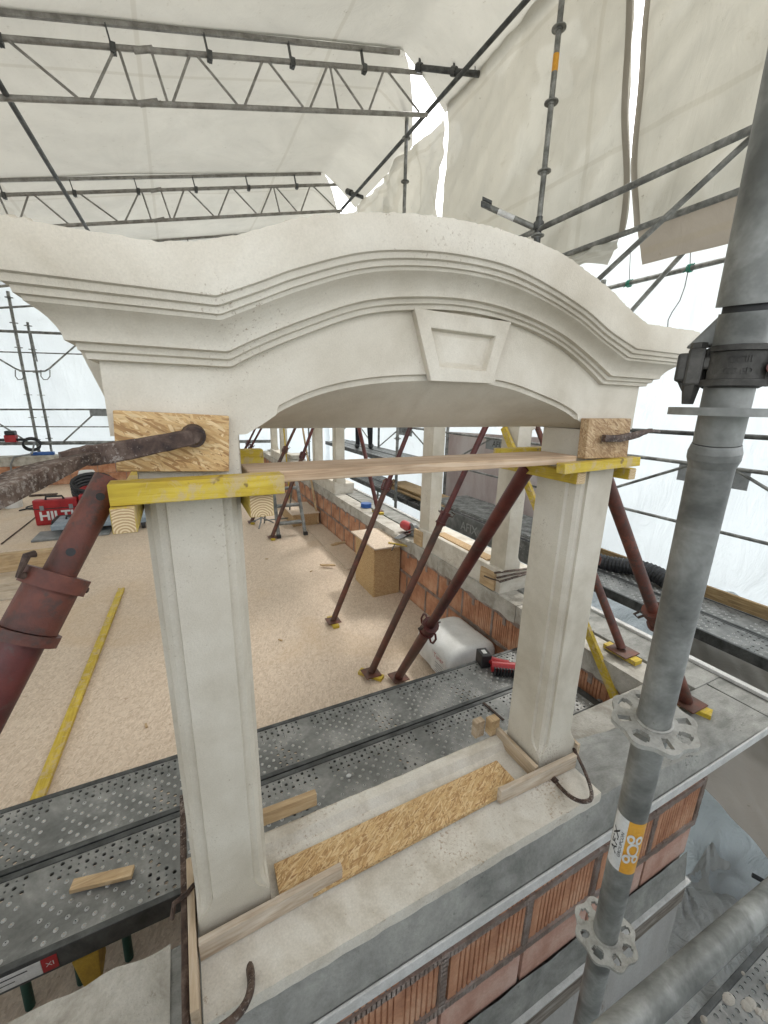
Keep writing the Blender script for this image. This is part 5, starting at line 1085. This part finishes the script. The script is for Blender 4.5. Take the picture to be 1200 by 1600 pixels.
# items on the right slab
t = thing('tape_roll', 'blue roll lying on the right slab near the outer red prop', 'roll', atZ(572, 792, -1.30)); c_ = atZ(572, 792, -1.317); part('roll', MB().tube(c_, c_ + V((0, 0, .05)), .07, 18), 'blue plastic', t)
t = thing('circular_saw', 'red and grey cutter lying on the slab beside the near right dormer', 'power tool', (2.06, 3.45, -1.31)); c_ = V((2.06, 3.55, -1.31))
part('motor', MB().tube(c_ + V((0, .1, .06)), c_ + V((0, -.08, .06)), .05, 14), 'red plastic', t); part('guard', MB().tube(c_ + V((-.02, -.10, .06)), c_ + V((.02, -.10, .06)), .07, 16), 'grey plastic', t); part('blade_strip', MB().obox(c_ + V((-.06, -.06, .01)), (.16, .1, 0), (-.02, .03, 0), (0, 0, .003)), 'dark steel', t, None); part('cord', MB().sweep([c_ + V((0, .1, .05)), c_ + V((.08, 0, .02)), c_ + V((.03, -.2, .01)), c_ + V((.09, -.3, .02))], .007, 6), 'red plastic', t)
board('wood_block', MB().box((1.955, 3.12, -1.316), (1.974, 3.26, -1.17)), 'pale wood y', 'ochre block clamped at the far foot of the near right dormer', 'block', (1.96, 3.2, -1.3))
board('wood_block', MB().box((1.955, 2.10, -1.316), (1.974, 2.26, -1.18)), 'pale wood y', 'ochre block clamped at the near foot of the near right dormer', 'block', (1.96, 2.2, -1.3))
t = thing('iron_clamp', 'long thin iron clamps lying across the foot of the near right dormer', 'clamp', (2.0, 2.1, -1.2))
for k, dz in enumerate((0, .02, .045)): part('bar', MB().bar((1.93, 2.02 + .03 * k, -1.205 + dz), (2.34, 2.0 - .05 * k, -1.16 + dz * 1.4), .018, .008), 'rusty iron', t, None)
part('hook', MB().sweep([V((1.93, 2.03, -1.20)), V((1.92, 2.10, -1.21)), V((1.93, 2.18, -1.225))], .006, 6), 'rusty iron', t)
t = thing('iron_clamp', 'clamp bar with screw at the far foot of the near right dormer', 'clamp', (2.0, 3.2, -1.2)); part('bar', MB().bar((1.92, 3.34, -1.22), (2.3, 3.4, -1.2), .02, .008), 'rusty iron', t, None); part('screw', MB().tube((1.95, 3.3, -1.23), (1.88, 3.28, -1.23), .008, 8), 'rusty iron', t)
mb = MB()
for k in range(4): mb.tube((1.99 + .05 * k, 1.62 + .05 * k, -1.312), (2.13, 1.40 + .06 * k, -1.306), .006, 6)
single('rebar_rods', mb, 'rusty iron', 'few thin dark rods lying on the right slab before the near dormer', 'rods', (2.05, 1.5, -1.31))
# white window-like blocks far away (stack of capstones)
for (Y, h, lb) in ((7.6, .18, 'stack of pale stone blocks on the right parapet, nearer'), (8.2, .26, 'stack of pale stone blocks on the right parapet, farther')):
    t = thing('stone_stack', lb, 'stone blocks', (2.0, Y, -1.32))
    for k in range(int(h / .08)): part('block', MB().box((1.94 + .02 * k, Y, -1.318 + k * .086), (2.3 - .02 * k, Y + .42, -1.318 + k * .086 + .08)), 'old concrete', t, None, .006)
# high working platform at right with a person on it
t = thing('scaffold_plank', 'raised scaffold platform far right carrying the dark-clothed worker', 'scaffold plank', (3.4, 7.5, -.95), None)
deckplate(t, 6.2, 9.6, 3.16, 3.5, -.93, 'deck steel', .07, along='y'); deckplate(t, 6.2, 9.6, 3.52, 3.86, -.93, 'deck steel', .07, along='y')
t = thing('scaffold_guardrail', 'lattice guard frame behind the dark-clothed worker', 'guard frame', (4, 7, -.9)); guard_frame(t, 4.0, 6.3, 8.8, .0, -.45, .02, False)
for k, (y_, z_, lb) in enumerate(((4.7, -1.41, 'weathered wood planks stacked on the walkway, lower'), (4.9, -1.36, 'weathered wood planks stacked on the walkway, upper'))):
    single('plank_stack', MB().box((3.2 + .05 * k, y_, z_ - .03), (3.4 + .05 * k, y_ + 1.7, z_)).box((3.45, y_ + .1, z_ - .03), (3.62, y_ + 1.5, z_ - .002)), 'brown board y', lb, 'planks', (3.3, y_, z_), None, None, .003)

def person(base, yaw):
    t = thing('person', 'worker in black trousers and dark jacket standing on the far platform', 'person', base)
    me = bpy.data.meshes.new('body'); J = {}
    def j(n_, p, r): J[n_] = (V(p), r)
    j('pel', (0, 0, .95), .135); j('sp', (0, .01, 1.15), .13); j('ch', (0, .01, 1.35), .15); j('nk', (0, 0, 1.50), .065); j('hd0', (0, -.01, 1.58), .07); j('hd', (0, -.01, 1.67), .10); j('hd2', (0, 0, 1.74), .075)
    for s_, n_ in ((1, 'r'), (-1, 'l')):
        j('hip' + n_, (s_ * .10, 0, .88), .105); j('kn' + n_, (s_ * .12, -.04, .50), .07); j('an' + n_, (s_ * .13, .02, .10), .048); j('to' + n_, (s_ * .14, -.14, .045), .042)
        j('sh' + n_, (s_ * .19, .01, 1.42), .07); j('el' + n_, (s_ * .27, -.03, 1.14), .05); j('wr' + n_, (s_ * .22, -.25, 1.05), .034); j('ha' + n_, (s_ * .18, -.34, 1.04), .036)
    E_ = [('pel', 'sp'), ('sp', 'ch'), ('ch', 'nk'), ('nk', 'hd0'), ('hd0', 'hd'), ('hd', 'hd2')]
    for n_ in 'rl': E_ += [('pel', 'hip' + n_), ('hip' + n_, 'kn' + n_), ('kn' + n_, 'an' + n_), ('an' + n_, 'to' + n_), ('ch', 'sh' + n_), ('sh' + n_, 'el' + n_), ('el' + n_, 'wr' + n_), ('wr' + n_, 'ha' + n_)]
    ks = list(J); me.from_pydata([J[k][0] for k in ks], [(ks.index(a_), ks.index(c__)) for a_, c__ in E_], []); o = bpy.data.objects.new('body', me); COL.objects.link(o); o.parent = t
    sk = o.modifiers.new('skin', 'SKIN'); sub = o.modifiers.new('sub', 'SUBSURF'); sub.levels = sub.render_levels = 2
    me.skin_vertices[0].data[0].use_root = True
    for i_, k in enumerate(ks): me.skin_vertices[0].data[i_].radius = (J[k][1], J[k][1])
    me.materials.append(MATS['dark cloth'])
    part('helmet', MB().ell(V(base) + V((0, 0, 1.76)), .125, .145, .09), 'white plastic', t); part('face', MB().ell(V(base) + V((0, -.045, 1.655)), .072, .07, .09), 'skin', t)
    for s_ in (1, -1):
        part('boot', MB().ell(V(base) + V((s_ * .14, -.07, .05)), .055, .15, .06), 'black plastic', t)
        part('eye', MB().ell(V(base) + V((s_ * .03, -.108, 1.665)), .010, .008, .008, 8, 6), 'ink', t)
        h0 = V(base) + V((s_ * .18, -.34, 1.04)); mb = MB().ell(h0, .032, .05, .02)
        for k in range(4): mb.sweep([h0 + V((-.022 + .015 * k, -.03, 0)), h0 + V((-.022 + .015 * k, -.075 - .01 * (k in (1, 2)), -.005)), h0 + V((-.02 + .014 * k, -.095 - .012 * (k in (1, 2)), -.03))], .0085, 6)
        mb.sweep([h0 + V((-s_ * .03, .0, 0)), h0 + V((-s_ * .05, -.03, -.005)), h0 + V((-s_ * .045, -.055, -.012))], .0095, 6); part('hand', mb, 'skin', t)
    part('nose', MB().ell(V(base) + V((0, -.122, 1.65)), .012, .018, .018, 8, 6), 'skin', t); part('mouth', MB().ell(V(base) + V((0, -.108, 1.618)), .022, .008, .004, 8, 4), 'red prop', t)
    t.rotation_euler = (0, 0, yaw); return t
person((3.42, 7.85, -.927), radians(160))
